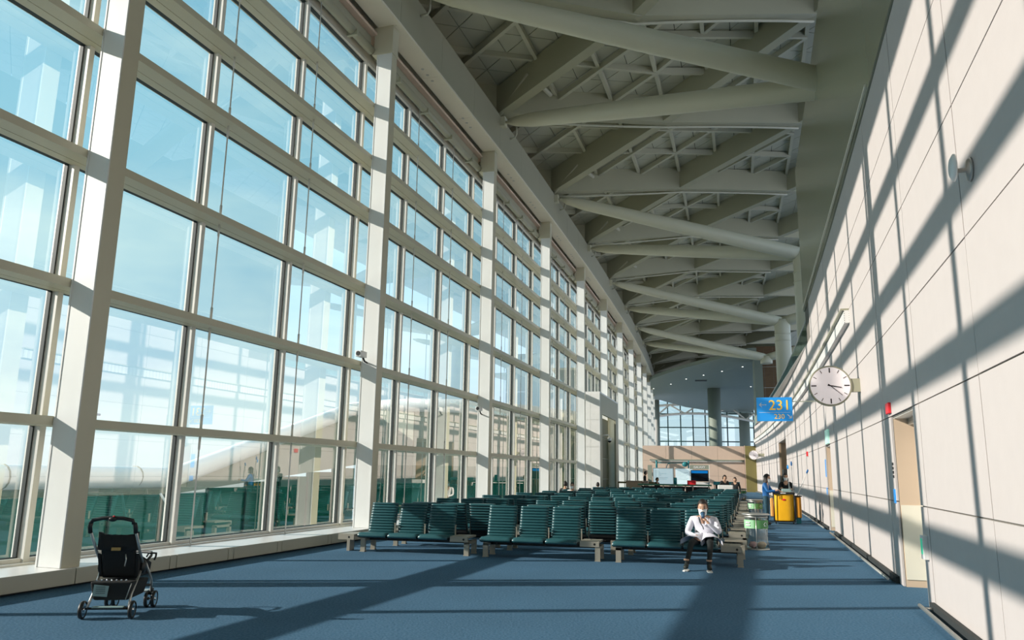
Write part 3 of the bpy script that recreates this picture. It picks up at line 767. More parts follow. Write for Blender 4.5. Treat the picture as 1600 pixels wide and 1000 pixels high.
mb = MB(); mb.box(-.03, .03, -.08, .08, -.14, .14); bevel(mb.build('box', M_white, t), .008)
mb = MB(); mb.box(-.034, -.030, -.05, .05, -.08, .10); mb.build('figure', mat('exit_green', (.05, .6, .35), .4, emit=((.05, .6, .35), .4)), t)
o = MB(); o.hbox(22.7, 23.5, W-.05, W-.002, 2.40, 2.78); tag(o.build('exit_sign', mat('exit_pale', (.5, .8, .7), .4, emit=((.4, .8, .65), .3))), 'pale green exit sign above the second door', 'sign')
o = MB(); o.hbox(24.25, 24.45, W-.012, W-.002, 1.5, 2.0); o.hbox(24.25, 24.45, W-.012, W-.002, 1.0, 1.2); tag(o.build('blue_sign', M_blue), 'narrow blue notices at the left edge of the second door', 'sign')
o = MB(); o.hbox(31.0, 31.25, W-.05, W-.002, 2.25, 2.42); tag(o.build('fire_sign', M_red), 'small distant red alarm beyond the second door', 'alarm')
for k, (n, z, lab) in enumerate(((1, 4.12, 'box camera on the second window column'), (2, 3.52, 'box camera on the third window column, farther away'))):
    s = S1+DS*n-.25
    t = thing('security_camera', lab, 'camera', s, -.25, z)
    mb = MB(); mb.box(-.07, .07, -.22, .08, -.07, .07); bevel(mb.build('housing', M_white, t), .01)
    mb = MB(); mb.lathe([(.055, -.225), (.055, -.215)], 14, (0, 0, 0), 0, 'y'); mb.build('lens', M_shell, t)
    mb = MB(); mb.tube([(0, .02, -.07), (0, .1, -.14), (0, .228, -.16)], .022, 8); mb.build('arm', M_shell, t)

# ---------------------------------------------------------------- waste bins
def bin_(label, s, w, rot=0):
    t = thing('waste_bin', label, 'waste bin', s, w, 0, rot, 'clear bag waste stands')
    mb = MB(); mb.lathe([(.26, .69), (.285, .70), (.285, .715), (.25, .73), (.1, .735)], 24); mb.build('lid', M_steel, t)
    mb = MB(); mb.lathe([(.21, .64), (.235, .64), (.235, .68), (.21, .68)], 24)
    for a in (.5, 2.6, 4.7): mb.tube([(.245*math.cos(a), .245*math.sin(a), 0), (.245*math.cos(a), .245*math.sin(a), .70)], .009, 6)
    mb.lathe([(.2, 0), (.25, 0), (.25, .02), (.2, .025)], 24); mb.build('stand', M_steel, t)
    mb = MB(); n = 40; prof = [(.19, .03), (.235, .05), (.23, .12), (.205, .3), (.2, .5), (.21, .66)]
    vs = []; rr = random.Random(int(s*10))
    for j, (r0, z) in enumerate(prof):
        for k in range(n):
            a = 2*math.pi*k/n; q = r0*(1+.035*math.sin(k*2.4+j*.7)+.02*math.sin(k*5.1)); vs.append((q*math.cos(a), q*math.sin(a), z))
    mb.add(vs, [(j*n+k, j*n+(k+1) % n, (j+1)*n+(k+1) % n, (j+1)*n+k) for j in range(len(prof)-1) for k in range(n)] + [tuple(range(n))], 0, True); mb.build('bag', M_bag, t)
    mb = MB(); n = 24
    for (a0, a1, mi) in ((-2.9, -1.75, 1), (-1.75, -.3, 0)):
        k = 12; vs = []
        for i in range(k+1):
            a = a0+(a1-a0)*i/k
            for rr_, z in ((.243, .43), (.243, .60), (.247, .60), (.247, .43)): vs.append((rr_*math.cos(a), rr_*math.sin(a), z))
        mb.add(vs, [(i*4+j, i*4+(j+1) % 4, (i+1)*4+(j+1) % 4, (i+1)*4+j) for i in range(k) for j in range(4)], mi)
    mb.build('label_band', [M_green, M_greenl], t)
    mb = MB()
    for i in range(3):                                   # triangular recycling arrows
        a = -.55; c0 = Vector((.249*math.cos(-.75), .249*math.sin(-.75), .515)); tx = Vector((-math.sin(-.75), math.cos(-.75), 0))
        b0 = math.pi/2+i*2*math.pi/3; b1 = b0+1.6
        P = c0+tx*.045*math.cos(b0)+Vector((0, 0, .045*math.sin(b0))); Q = c0+tx*.045*math.cos(b1)+Vector((0, 0, .045*math.sin(b1)))
        mb.tube([P, Q], .007, 5)
    for i in range(3):
        for j in range(2):
            a = -2.45+.16*i; mb.ball((.248*math.cos(a), .248*math.sin(a), .49+.055*j), .02, 6, 4)
    mb.build('marking', M_wlet, t)
    for k, (x, y, z, r0, mm) in enumerate(((-.08, -.08, .10, (.09, .07, .07), M_pinkp), (.09, -.04, .09, (.10, .08, .07), M_kraft), (0, .08, .08, (.12, .08, .06), M_mask))):
        mb = MB(); mb.ball((x, y, z), r0, 9, 6)
        for i, v in enumerate(mb.v): mb.v[i] = tuple(c+random.uniform(-.012, .012) for c in v)
        mb.build('litter', mm, t)
    return t
M_pinkp = mat('pink_paper', (.8, .45, .45), .8); M_kraft = mat('kraft_paper', (.55, .33, .16), .8)
bin_('nearest clear bag waste stand with green band beside the front bench', 17.3, 8.28)
bin_('second clear bag waste stand behind the nearest one, by the cleaner', 27.4, 8.27)
bin_('farthest small waste stand near the far end of the seats', 50, 8.0)

# ---------------------------------------------------------------- people
def skinned(nodes, edges, root=0, sub=1):
    me = bpy.data.meshes.new('sk'); me.from_pydata([Vector(q[:3]) for q in nodes], edges, [])
    o = bpy.data.objects.new('sk', me); COL.objects.link(o)
    md = o.modifiers.new('s', 'SKIN'); md.use_smooth_shade = True
    for i, q in enumerate(nodes):
        rr = q[3]; me.skin_vertices[0].data[i].radius = rr if isinstance(rr, tuple) else (rr, rr)
    me.skin_vertices[0].data[root].use_root = True
    m2 = o.modifiers.new('u', 'SUBSURF'); m2.levels = sub; m2.render_levels = sub
    dg = bpy.context.evaluated_depsgraph_get(); dg.update()
    r_ = bpy.data.meshes.new_from_object(o.evaluated_get(dg)); COL.objects.unlink(o); bpy.data.objects.remove(o)
    return r_
def append(me, mb, mi):
    vs = [tuple(v.co) for v in me.vertices]; fs = [tuple(p_.vertices) for p_ in me.polygons]
    mb.add(vs, fs, mi, True)
def person(t, J, mats, sc_=1.0, hands=True, hair='short', face=None, mask=True, detail=True):
    """J: dict of joint positions (local metres). mats: dict top, legs, shoes, skin"""
    V = lambda k: Vector(J[k])*1.0
    nodes = []; edges = []; idx = {}
    def add(k, p_, r0): idx[k] = len(nodes); nodes.append((p_[0], p_[1], p_[2], r0)); return idx[k]
    ft_ = J.get('fat', 1); add('hip', V('hip'), (.135*sc_*ft_, .105*sc_*ft_))
    mid = (V('hip')+V('chest'))/2+Vector(J.get('belly', (0, 0, 0))); add('waist', mid, (.125*sc_*ft_, .10*sc_*ft_)); edges.append((0, 1))
    add('chest', V('chest'), (.15*sc_*ft_, .115*sc_*ft_)); edges.append((1, 2))
    add('neck', V('neck'), .052*sc_); edges.append((2, 3)); add('skull', V('head')-(V('head')-V('neck'))*.25, .055*sc_); edges.append((3, 4))
    for sd in 'LR':
        a = add('sh'+sd, V('sh'+sd), .062*sc_*ft_); edges.append((2, a)); b = add('el'+sd, V('el'+sd), .048*sc_*ft_); edges.append((a, b)); c = add('wr'+sd, V('wr'+sd), .033*sc_); edges.append((b, c))
        h = add('hn'+sd, V('wr'+sd)+(V('hd'+sd)-V('wr'+sd))*.5, (.038*sc_, .02*sc_)); edges.append((c, h))
        a = add('hj'+sd, V('hj'+sd), .088*sc_); edges.append((0, a)); b = add('kn'+sd, V('kn'+sd), .06*sc_); edges.append((a, b)); c = add('an'+sd, V('an'+sd), .04*sc_); edges.append((b, c))
        f = add('ft'+sd, V('ft'+sd), (.052*sc_, .040*sc_)); edges.append((c, f))
    me = skinned(nodes, edges, 0, 2)
    segs = []
    for a, b in edges:
        ka = [k for k, v in idx.items() if v == b][0]
        kind = 'top'
        if ka in ('neck', 'skull'): kind = 'skin'
        if ka[:2] == 'hn': kind = 'skin'
        if ka[:2] in ('kn', 'an', 'hj'): kind = 'legs'
        if ka[:2] == 'ft': kind = 'shoes'
        segs.append((Vector(nodes[a][:3]), Vector(nodes[b][:3]), kind))
    order = ['top', 'legs', 'shoes', 'skin']
    mb = MB(); mb.v = [tuple(v.co) for v in me.vertices]
    for p_ in me.polygons:
        c = p_.center; best = None
        for A, B, kd in segs:
            d = B-A; u = max(0, min(1, (c-A).dot(d)/max(1e-9, d.length_squared))); q = (c-(A+d*u)).length
            if best is None or q < best[0]: best = (q, kd)
        mb.f.append(tuple(p_.vertices)); mb.mi.append(order.index(best[1])); mb.sm.append(True)
    # head: skull with jaw, nose, ears, in the same mesh
    hd = V('head'); fw = Vector(J.get('look', (0, -1, 0))).normalized(); up = Vector((0, 0, 1))
    if 'headup' in J: up = Vector(J['headup']).normalized()
    rt = fw.cross(up).normalized(); up = rt.cross(fw).normalized()
    hs = sc_*J.get('big', 1)
    def HP(x, y, z): return hd+rt*(x*hs)+fw*(y*hs)+up*(z*hs)
    nh, mh = 16, 12; vs = []
    for j in range(mh+1):
        a = math.pi*j/mh-math.pi/2
        for k in range(nh):
            b = 2*math.pi*k/nh; x = .078*math.cos(a)*math.cos(b); y = .098*math.cos(a)*math.sin(b); z = .122*math.sin(a)
            if z < 0: x *= 1+z*2.6; y = y*(1+z*1.4)+(-z*.16)
            if y > .06 and abs(x) < .02 and -.045 < z < .02: y += .018
            vs.append(HP(x, y, z))
    mb.add(vs, [(j*nh+k, j*nh+(k+1) % nh, (j+1)*nh+(k+1) % nh, (j+1)*nh+k) for j in range(mh) for k in range(nh)], 3, True)
    for sx in (-1, 1): mb.ball(tuple(HP(.078*sx, -.005, -.01)), (.012*sc_, .022*sc_, .03*sc_), 6, 5, 3)
    # hands: palm, four fingers of different lengths and a thumb, curled
    if detail:
        for sd in 'LR':
            w0 = V('wr'+sd); h0 = V('hd'+sd); d = (h0-w0).normalized(); pn = Vector(J.get('palm'+sd, (0, 0, -1))); pn = (pn-d*pn.dot(d)).normalized(); sdv = d.cross(pn).normalized()
            if J.get('flip'+sd): sdv = -sdv
            L = .085*sc_; kn = w0+d*L
            cb = J.get('curl'+sd, .8)
            ns = [(w0.x, w0.y, w0.z, .026*sc_), (*(w0+d*L*.5), (.036*sc_, .017*sc_)), (*kn, (.038*sc_, .015*sc_))]; es = [(0, 1), (1, 2)]
            append(skinned(ns, es, 0, 1), mb, 3)
            for i, (off, fl) in enumerate(((-.030, .068), (-.010, .078), (.010, .072), (.029, .056))):
                b0 = kn-d*.012+sdv*off*sc_; ns = [(*b0, .0095*sc_)]; es = []; dd = d.copy(); cur = b0
                for q in range(3):
                    ang = cb*(.35+.35*q); dd2 = (d*math.cos(ang)+pn*math.sin(ang)); cur = cur+dd2*fl*sc_*(.45, .32, .23)[q]; ns.append((*cur, .0085*sc_-.001*q)); es.append((q, q+1))
                append(skinned(ns, es, 0, 1), mb, 3)
            b0 = w0+d*.025-sdv*.026*sc_; ns = [(*b0, .012*sc_), (*(b0+(d*.6-sdv*.7+pn*.3).normalized()*.035*sc_), .0105*sc_), (*(b0+(d*.8-sdv*.5+pn*.8).normalized()*.062*sc_), .009*sc_)]
            append(skinned(ns, [(0, 1), (1, 2)], 0, 1), mb, 3)
    body = mb.build('body', [mats['top'], mats['legs'], mats['shoes'], M_skin], t)
    # hair
    hb = MB(); vs = []; nh, mh = 20, 10
    for j in range(mh+1):
        a = -.55+(math.pi/2+.55)*j/mh
        for k in range(nh):
            b = 2*math.pi*k/nh; fr = math.sin(b)
            lo = -.55 if fr < .25 else (.62 if fr > .55 else -.05+.67*max(0, (fr-.25)/.3))
            if hair == 'bob' and fr < .25: lo = -1.05
            aa = lo+(math.pi/2-lo)*j/mh
            g = 1.13+.02*math.sin(7*b+3*j)
            x = .080*math.cos(aa)*math.cos(b)*g; y = .100*math.cos(aa)*math.sin(b)*g-.006; z = .124*math.sin(aa)*g
            if hair == 'bob' and z < 0: x = .085*math.cos(b)*1.1; y = .095*math.sin(b)
            if hair == 'curly': x *= 1.12+.06*math.sin(5*b+4*j); y *= 1.1; z *= 1.08
            vs.append(HP(x, y, z))
    hb.add(vs, [(j*nh+k, j*nh+(k+1) % nh, (j+1)*nh+(k+1) % nh, (j+1)*nh+k) for j in range(mh) for k in range(nh)], 0, True)
    hb.build('hair', M_hair, t)
    if detail:
        eb = MB()
        for sx in (-1, 1): eb.ball(tuple(HP(.030*sx, .083, .008)), .011*sc_, 8, 6)
        eb.build('eyes', M_shell, t)
        eb = MB()
        for sx in (-1, 1): eb.tube([HP(.014*sx, .094, .031), HP(.046*sx, .083, .033)], .0035*sc_, 5)
        eb.build('eyebrows', M_hair, t)
    if mask:
        m_ = MB(); vs = []
        for j in range(7):
            z = -.005-.1*j/6
            for k in range(11):
                b = math.pi*(.12+.76*k/10); x = .080*math.cos(b)*(1-.25*j/6); bulge = .022*math.sin(math.pi*j/6*.8+.3)*math.sin(b)
                y = .088*math.sin(b)+.012+bulge+.012*(1 if j > 3 else 0); vs.append(HP(x, y, z))
        for k in range(0, 77): vs.append(vs[k]-fw*.004)
        fs = [(j*11+k, j*11+k+1, (j+1)*11+k+1, (j+1)*11+k) for j in range(6) for k in range(10)]
        m_.add(vs, fs+[tuple(77+i for i in f)[::-1] for f in fs], 0, True)
        for sx in (-1, 1): m_.tube([HP(.072*sx, .04, -.02), HP(.080*sx, .0, .01)], .002, 4)
        m_.build('face_mask', M_mask, t)
    for sd in 'LR':
        if mats.get('sole'):
            a = V('an'+sd); f = V('ft'+sd); d = (f-a); d.z = 0; d.normalize(); n = Vector((-d.y, d.x, 0))
            sb = MB(); c = Vector((a.x, a.y, 0)); pr = [(-.05, .03), (-.03, .042), (.06, .04), (.13, .046), (.18, .038), (.205, 0)]
            P = [c+d*(u*sc_)+n*(v_*sc_) for u, v_ in pr] + [c+d*(u*sc_)-n*(v_*sc_) for u, v_ in pr[::-1]]
            zb0 = max(0.002, min(a.z, f.z)-.05)
            k = len(P); sb.add([(q.x, q.y, zb0-.0) for q in P]+[(q.x, q.y, zb0+.015) for q in P], [tuple(range(k))[::-1], tuple(range(k, 2*k))]+[(i, (i+1) % k, k+(i+1) % k, k+i) for i in range(k)])
            sb.build('shoe_sole', mats['sole'], t)
    return body
# the waiting person: origin on the floor below the seat centre
PS, PW = 13.84, 7.45
t = thing('person', 'seated person in a pale coat and black trousers holding a cup to a masked face', 'person', PS, PW)
J = dict(hip=(0, .0, .46), chest=(.0, .03, .685), neck=(.0, -.01, .81), head=(.0, -.07, .955), look=(.02, -1, -.18), belly=(0, .02, 0), fat=1.2, big=1.13,
         shL=(-.19, .03, .745), elL=(-.27, -.08, .53), wrL=(-.11, -.30, .50), hdL=(-.04, -.38, .45),
         shR=(.19, .03, .745), elR=(.27, -.16, .55), wrR=(.10, -.26, .70), hdR=(.045, -.25, .78),
         palmL=(0, .2, -1), palmR=(-.7, .3, .3), curlL=.5, curlR=1.1,
         hjL=(-.09, -.05, .42), knL=(-.165, -.56, .41), anL=(-.225, -.84, .085), ftL=(-.235, -.96, .045),
         hjR=(.09, -.05, .42), knR=(.14, -.58, .41), anR=(.125, -.84, .085), ftR=(.145, -.96, .045))
person(t, J, dict(top=M_coat, legs=M_black, shoes=M_shoe, sole=M_sole), .92)
# coat skirt: an open cloth from the waist over each thigh with thickness
for sx, xk in ((-1, -.165), (1, .14)):
    mb = MB(); vs = []; n1, n2 = 8, 9
    for i in range(n1+1):
        f = i/n1
        c = Vector((0, .0, .45)).lerp(Vector((xk*.98, -.44, .43)), f); c.x += sx*.06*(1-f)
        for j in range(n2+1):
            a = -.05+(math.pi+.2)*j/n2; a = a if sx > 0 else math.pi-a
            wdt = .145+.03*f; hgt = .10-.0*f
            vs.append(c+Vector((wdt*math.cos(a)+sx*.02*f, -.02*math.sin(a*3)*f, hgt*math.sin(a)-.02*f+(-.03*f if math.sin(a) < 0 else 0)+.006*math.sin(9*a))))
    k = len(vs); cc = [Vector((0, 0, -.006))+v for v in vs]
    fs = [(i*(n2+1)+j, i*(n2+1)+j+1, (i+1)*(n2+1)+j+1, (i+1)*(n2+1)+j) for i in range(n1) for j in range(n2)]
    mb.add(vs+cc, fs+[tuple(k+q for q in f)[::-1] for f in fs], 0, True); mb.build('coat_skirt', M_coat, t)
mb = MB()
for sx in (-1, 1):
    mb.hexa([(sx*.02, -.125, .66), (sx*.08, -.115, .70), (sx*.085, -.075, .80), (sx*.05, -.075, .81), (sx*.02, -.150, .66), (sx*.08, -.14, .70), (sx*.085, -.10, .80), (sx*.05, -.10, .81)])
mb.build('collar', M_coat, t)
mb = MB(); mb.tube([(-.07, -.10, .80), (-.05, -.145, .72), (0, -.155, .64), (.01, -.155, .60)], .008, 6); mb.build('lanyard', M_black, t)
mb = MB(); mb.tube([(-.228, -.80, .15), (-.226, -.80, .175)], .044, 12); mb.tube([(.125, -.80, .15), (.126, -.80, .175)], .044, 12); mb.build('sock_cuffs', M_skin, t)
t = thing('coffee_cup', 'dark blue lidded cup held up to the seated person\'s mask', 'cup', PS, PW, 0)
mb = MB(); c0 = Vector((.015, -.275, .80)); c1 = Vector((.008, -.215, .865)); mb.tube([c0, c0.lerp(c1, .2), c1], [.026, .031, .037], 16); mb.build('cup', mat('cup_blue', (.05, .12, .22), .35), t)
mb = MB(); mb.tube([c1-(c1-c0)*.02, c1+(c1-c0)*.1], .040, 16); mb.build('lid', M_shell, t)

def standing(label, s, w, rot, top, legs, sc_=1.0, hair='bob', arm='reach', mask=True, detail=True, extra=None, group=None, h=1.0):
    t = thing('person', label, 'person', s, w, 0, rot, group)
    k = h
    J = dict(hip=(0, 0, .80*k), chest=(0, -.01, 1.14*k), neck=(0, -.02, 1.29*k), head=(0, -.05, 1.43*k), look=(0, -1, -.15),
             shL=(-.165, 0, 1.24*k), shR=(.165, 0, 1.24*k), hjL=(-.075, 0, .78*k), hjR=(.075, 0, .78*k),
             knL=(-.09, -.02, .43*k), knR=(.09, .0, .43*k), anL=(-.10, .03, .085), anR=(.10, .02, .085), ftL=(-.11, -.09, .04), ftR=(.11, -.10, .04))
    if arm == 'reach': J.update(elL=(-.22, -.12, 1.02*k), wrL=(-.17, -.33, 1.06*k), hdL=(-.15, -.42, 1.09*k), elR=(.22, -.14, 1.02*k), wrR=(.15, -.36, 1.04*k), hdR=(.13, -.44, 1.04*k))
    else: J.update(elL=(-.22, .02, .98*k), wrL=(-.22, -.05, .75*k), hdL=(-.22, -.08, .66*k), elR=(.22, .02, .98*k), wrR=(.22, -.05, .75*k), hdR=(.22, -.08, .66*k))
    if extra: J.update(extra)
    person(t, J, dict(top=top, legs=legs, shoes=M_shoe), sc_, hair=hair, mask=mask, detail=detail)
    return t
standing('masked cleaner in a blue jacket standing at the yellow cart', 25.7, 8.60, R_(75), M_bluej, M_navy)
standing('masked cleaner in dark clothes standing behind the yellow cart', 28.6, 9.32, R_(0), M_black, M_black, h=1.03)
def sitter(label, s, w, rot, top, hair='short', mask=False, dz=0.0, detail=False):
    t = thing('person', label, 'person', s, w, 0, rot)
    J = dict(hip=(0, .0, .44), chest=(0, .06, .72+dz), neck=(0, .04, .87+dz), head=(0, .0, 1.0+dz), look=(0, -1, -.1),
             shL=(-.18, .05, .81+dz), shR=(.18, .05, .81+dz), elL=(-.23, -.05, .58), wrL=(-.1, -.25, .52), hdL=(-.06, -.32, .5), elR=(.23, -.05, .58), wrR=(.1, -.25, .52), hdR=(.06, -.32, .5),
             hjL=(-.09, -.03, .42), knL=(-.12, -.42, .42), anL=(-.12, -.45, .085), ftL=(-.12, -.57, .045), hjR=(.09, -.03, .42), knR=(.12, -.42, .42), anR=(.12, -.45, .085), ftR=(.12, -.57, .045))
    person(t, J, dict(top=top, legs=M_black, shoes=M_shoe), .95, hair=hair, mask=mask, detail=detail); return t
sitter('dark haired person in black seated with their back turned near the windows', 31.18, .95, math.pi, M_black, dz=.05)
sitter('person in a white top seated facing us near the windows', 29.42, 1.62, 0, M_white, dz=.03, mask=True, detail=True)
sitter('dark haired person in black seated low before the dark gate opening', 37.6, 1.15, math.pi, M_black, dz=-.04)
standing('curly haired person standing behind the last seats at the right', 39.2, 7.05, R_(20), M_black, M_black, hair='curly', arm='down', mask=False, detail=False, h=.96)
standing('short haired person standing right of the curly haired one behind the seats', 40.0, 7.55, R_(-10), M_black, M_black, hair='short', arm='down', mask=False, detail=False, h=.90)
sitter('black haired person seated before the left white screen', 46.2, 3.2, R_(60), M_black, dz=.2)
t = thing('stool', 'small dark stool under the person before the left white screen', 'stool', 46.15, 3.2)
mb = MB(); mb.lathe([(.15, 0), (.15, .015), (.03, .03), (.03, .33), (.16, .335), (.16, .36)], 16); mb.build('seat', M_shell, t)
standing('person in dark clothes standing by the far window columns', 52, 1.9, R_(100), M_black, M_white, hair='short', arm='down', mask=False, detail=False, h=1.1)

# ---------------------------------------------------------------- cleaning cart
t = thing('cleaning_cart', 'cleaning cart with a large yellow bag beside the stone wall', 'cart', 26.9, 9.16)
mb = MB(); prof = [(.10, .27), (.13, .30), (.55, .31), (.93, .29)]; vs = []; n = 28
for j, (z, hw) in enumerate(prof):
    for k in range(n):
        a = 2*math.pi*k/n; ex = 4; c, s_ = math.cos(a), math.sin(a)
        rr = (abs(c)**ex+abs(s_)**ex)**(-1/ex); bul = 1+.03*math.sin(5*a+j)
        vs.append((hw*c*rr*bul, .26*s_*rr*bul, z))
mb.add(vs, [(j*n+k, j*n+(k+1) % n, (j+1)*n+(k+1) % n, (j+1)*n+k) for j in range(len(prof)-1) for k in range(n)]+[tuple(range(n))[::-1]], 0, True); mb.build('bag', M_yellow, t)
mb = MB(); mb.box(-.33, .33, -.30, -.26, .93, .99); mb.box(-.33, .33, .26, .30, .93, .99); mb.box(-.33, -.29, -.30, .30, .93, .99); mb.box(.29, .33, -.30, .30, .93, .99)
for x in (-.31, .31):
    for y in (-.28, .28): mb.tube([(x, y, .08), (x, y, .95)], .015, 8)
mb.box(-.32, .32, -.29, .29, .06, .09); mb.build('frame', M_shell, t)
mb = MB(); mb.box(-.10, .06, -.305, -.301, .955, .98); mb.build('frame_badge', M_white, t)
mb = MB(); mb.ball((.0, -.272, .76), (.06, .01, .03), 10, 6); mb.build('bag_badge', M_red, t)
mb = MB(); mb.tube([(-.12, -.285, .78), (-.12, -.285, .92)], .012, 6); mb.build('zip_pull', M_shell, t)
for x in (-.27, .27):
    for y in (-.24, .24):
        mb = MB(); mb.lathe([(.03, -.015), (.045, -.012), (.045, .012), (.03, .015)], 14, (x, y, .046), 0, 'x'); mb.box(x-.02, x+.02, y-.01, y+.01, .05, .075); mb.build('wheel', M_shell, t)
mb = MB(); mb.box(.36, .52, -.2, .2, .20, .86); bevel(mb.build('side_bag', mat('orange_vinyl', (.75, .30, .02), .45), t), .03, 3)
mb = MB(); mb.box(.33, .55, -.22, .22, .86, .89); mb.box(.33, .36, -.22, .22, .15, .88); mb.build('side_rack', M_shell, t)
mb = MB(); mb.box(-.42, -.33, -.15, .15, .22, .80); bevel(mb.build('waste_pouch', mat('orange_pouch', (.8, .42, .12), .6), t), .03, 3)
mb = MB(); mb.box(-.05, .25, -.1, .18, .99, 1.10); bevel(mb.build('supply_box', M_card, t), .02)
mb = MB(); mb.box(.36, .5, -.1, .1, .02, .20); mb.build('brush_head', M_teal, t)
for k, (A, B, lab) in enumerate((((.19, .05, .95), (.18, .08, 1.86), 'mop pole standing left in the cart'), ((.31, .1, .95), (.30, .16, 1.98), 'tallest upright mop pole in the cart'), ((.42, 0, .88), (.80, .1, 1.72), 'mop pole leaning right out of the cart'))):
    q = thing('mop', 'white blue-tipped ' + lab, 'mop', 26.9, 9.16, 0, 0, 'mop poles in the cart')
    A = Vector(A); B = Vector(B); d = (B-A)
    mb = MB(); mb.tube([A, A+d*.86], .013, 8); mb.build('pole', M_white, q)
    mb = MB(); mb.tube([A+d*.86, A+d*.93, B], [.018, .03, .018], 8); mb.build('grip', M_bluej if k else M_blue, q)

# ---------------------------------------------------------------- stroller
t = thing('stroller', 'black stroller parked by the window sill, seen from behind', 'stroller', 6.74, 2.02, 0, R_(25.5))
def wheel(x, y, r0=.088):
    mb = MB(); mb.lathe([(r0-.018, -.018), (r0-.004, -.016), (r0, 0), (r0-.004, .016), (r0-.018, .018), (r0-.02, 0)], 28, (x, y, r0), 0, 'x'); tw = mb.build('wheel', M_shell, t)
    mb = MB(); mb.lathe([(r0-.030, -.013), (r0-.018, -.016), (r0-.018, .016), (r0-.030, .013)], 28, (x, y, r0), 0, 'x')
    for i in range(5):
        a = 2*math.pi*i/5; mb.tube([(x, y, r0), (x, y+(r0-.025)*math.cos(a), r0+(r0-.025)*math.sin(a))], .008, 6)
    mb.lathe([(.018, -.02), (.018, .02)], 12, (x, y, r0), 0, 'x'); mb.build('hub', M_chrome, tw)
for sx in (-1, 1):
    wheel(sx*.235, -.33)
    wheel(sx*.20+.035, .36); wheel(sx*.20-.035, .36)
def tub(name, pts, r0, m, n=10): mb = MB(); mb.tube(pts, r0, n); return mb.build(name, m, t)
for sx in (-1, 1):
    tub('rear_leg', [(sx*.20, -.33, .10), (sx*.185, -.25, .22), (sx*.20, -.05, .45)], .013, M_steel)
    tub('front_leg', [(sx*.20, .36, .14), (sx*.21, .28, .30), (sx*.215, .02, .50)], .013, M_steel)
    tub('handle_tube', [(sx*.205, .0, .46), (sx*.212, -.20, .64), (sx*.218, -.405, .86)], .014, M_steel)
    mb = MB(); mb.ball((sx*.21, -.03, .47), (.03, .06, .07), 10, 7); mb.build('hinge', M_shell, t)
    mb = MB(); mb.tube([(sx*.218, -.405, .84), (sx*.219, -.43, .90), (sx*.208, -.44, .94)], .021, 10); mb.build('handle_grip', M_shell, t)
    mb = MB(); mb.tube([(sx*.20, .36, .20), (sx*.20, .36, .13)], .022, 8); mb.box(sx*.20-.05, sx*.20+.05, .352, .368, .082, .095); mb.build('caster', M_shell, t)
tub('handle_bar', [(-.215, -.44, .93), (-.19, -.445, .965), (-.10, -.45, .985), (0, -.452, .99), (.10, -.45, .985), (.19, -.445, .965), (.20, -.44, .93)], .019, M_shell, 12)
mb = MB(); mb.ball((0, -.455, .978), (.045, .025, .026), 12, 8); mb.build('handle_lock', M_shell, t)
mb = MB(); mb.ball((.012, -.465, 1.005), (.011, .011, .009), 8, 6); mb.build('lock_button', M_red, t)
tub('rear_axle', [(-.21, -.33, .10), (.21, -.33, .10)], .012, M_shell)
tub('cross_bar', [(-.19, -.22, .24), (.19, -.22, .24)], .010, M_steel)
tub('cross_bar', [(-.20, .30, .24), (.20, .30, .24)], .010, M_shell)
mb = MB(); mb.box(-.15, .15, -.35, -.27, .105, .117); bevel(mb.build('foot_bar', M_card, t), .004)
mb = MB(); mb.box(-.16, .16, .33, .47, .16, .175); mb.build('footrest', M_steel, t)
# backrest, canopy, seat, basket
mb = MB(); mb.hexa([(-.175, -.10, .37), (.175, -.10, .37), (.175, -.02, .37), (-.175, -.02, .37), (-.165, -.27, .74), (.165, -.27, .74), (.165, -.20, .76), (-.165, -.20, .76)]); o = bevel(mb.build('backrest', M_blackf, t), .03, 3)
mb = MB(); vs = []; n = 12
for j in range(5):
    a = j/4
    for k in range(n+1):
        x = -.185+.37*k/n; ear = .03*(abs(x)/.185)**6; z = .66+.15*math.sin(a*math.pi/2)+ear*a+.004*math.sin(9*x*10+j); y = -.285+.012*math.cos(a*3)+.03*a+.008*math.sin(k*1.7+j); vs.append((x, y, z))
m2 = [(v[0], v[1]+.10, v[2]-.01) for v in vs]; K = len(vs)
fs = [(j*(n+1)+k, j*(n+1)+k+1, (j+1)*(n+1)+k+1, (j+1)*(n+1)+k) for j in range(4) for k in range(n)]
mb.add(vs+m2, fs+[tuple(K+q for q in f)[::-1] for f in fs]+[(k, K+k, K+k+1, k+1) for k in range(n)]+[(4*(n+1)+k, 4*(n+1)+k+1, K+4*(n+1)+k+1, K+4*(n+1)+k) for k in range(n)]+[(j*(n+1), (j+1)*(n+1), K+(j+1)*(n+1), K+j*(n+1)) for j in range(4)]+[(j*(n+1)+n, K+j*(n+1)+n, K+(j+1)*(n+1)+n, (j+1)*(n+1)+n) for j in range(4)], 0, True); mb.build('canopy', M_blackf, t)
mb = MB(); mb.box(-.04, .045, -.292, -.262, .655, .685); mb.build('label', mat('gold_label', (.45, .30, .10), .6), t)
mb = MB(); mb.box(-.185, .185, -.08, .28, .36, .42); bevel(mb.build('seat', M_blackf, t), .025, 3)
for sx in (-1, 1):
    mb = MB(); mb.hexa([(sx*.19, -.12, .38), (sx*.19, .26, .38), (sx*.20, .26, .48), (sx*.20, -.2, .62), (sx*.165, -.12, .38), (sx*.165, .26, .38), (sx*.175, .26, .48), (sx*.175, -.2, .62)]); mb.build('side_wing', M_blackf, t)
    tub('guard_bar', [(sx*.21, .0, .50), (sx*.22, .16, .56), (sx*.18, .30, .58), (0, .33, .585)], .014, M_shell)
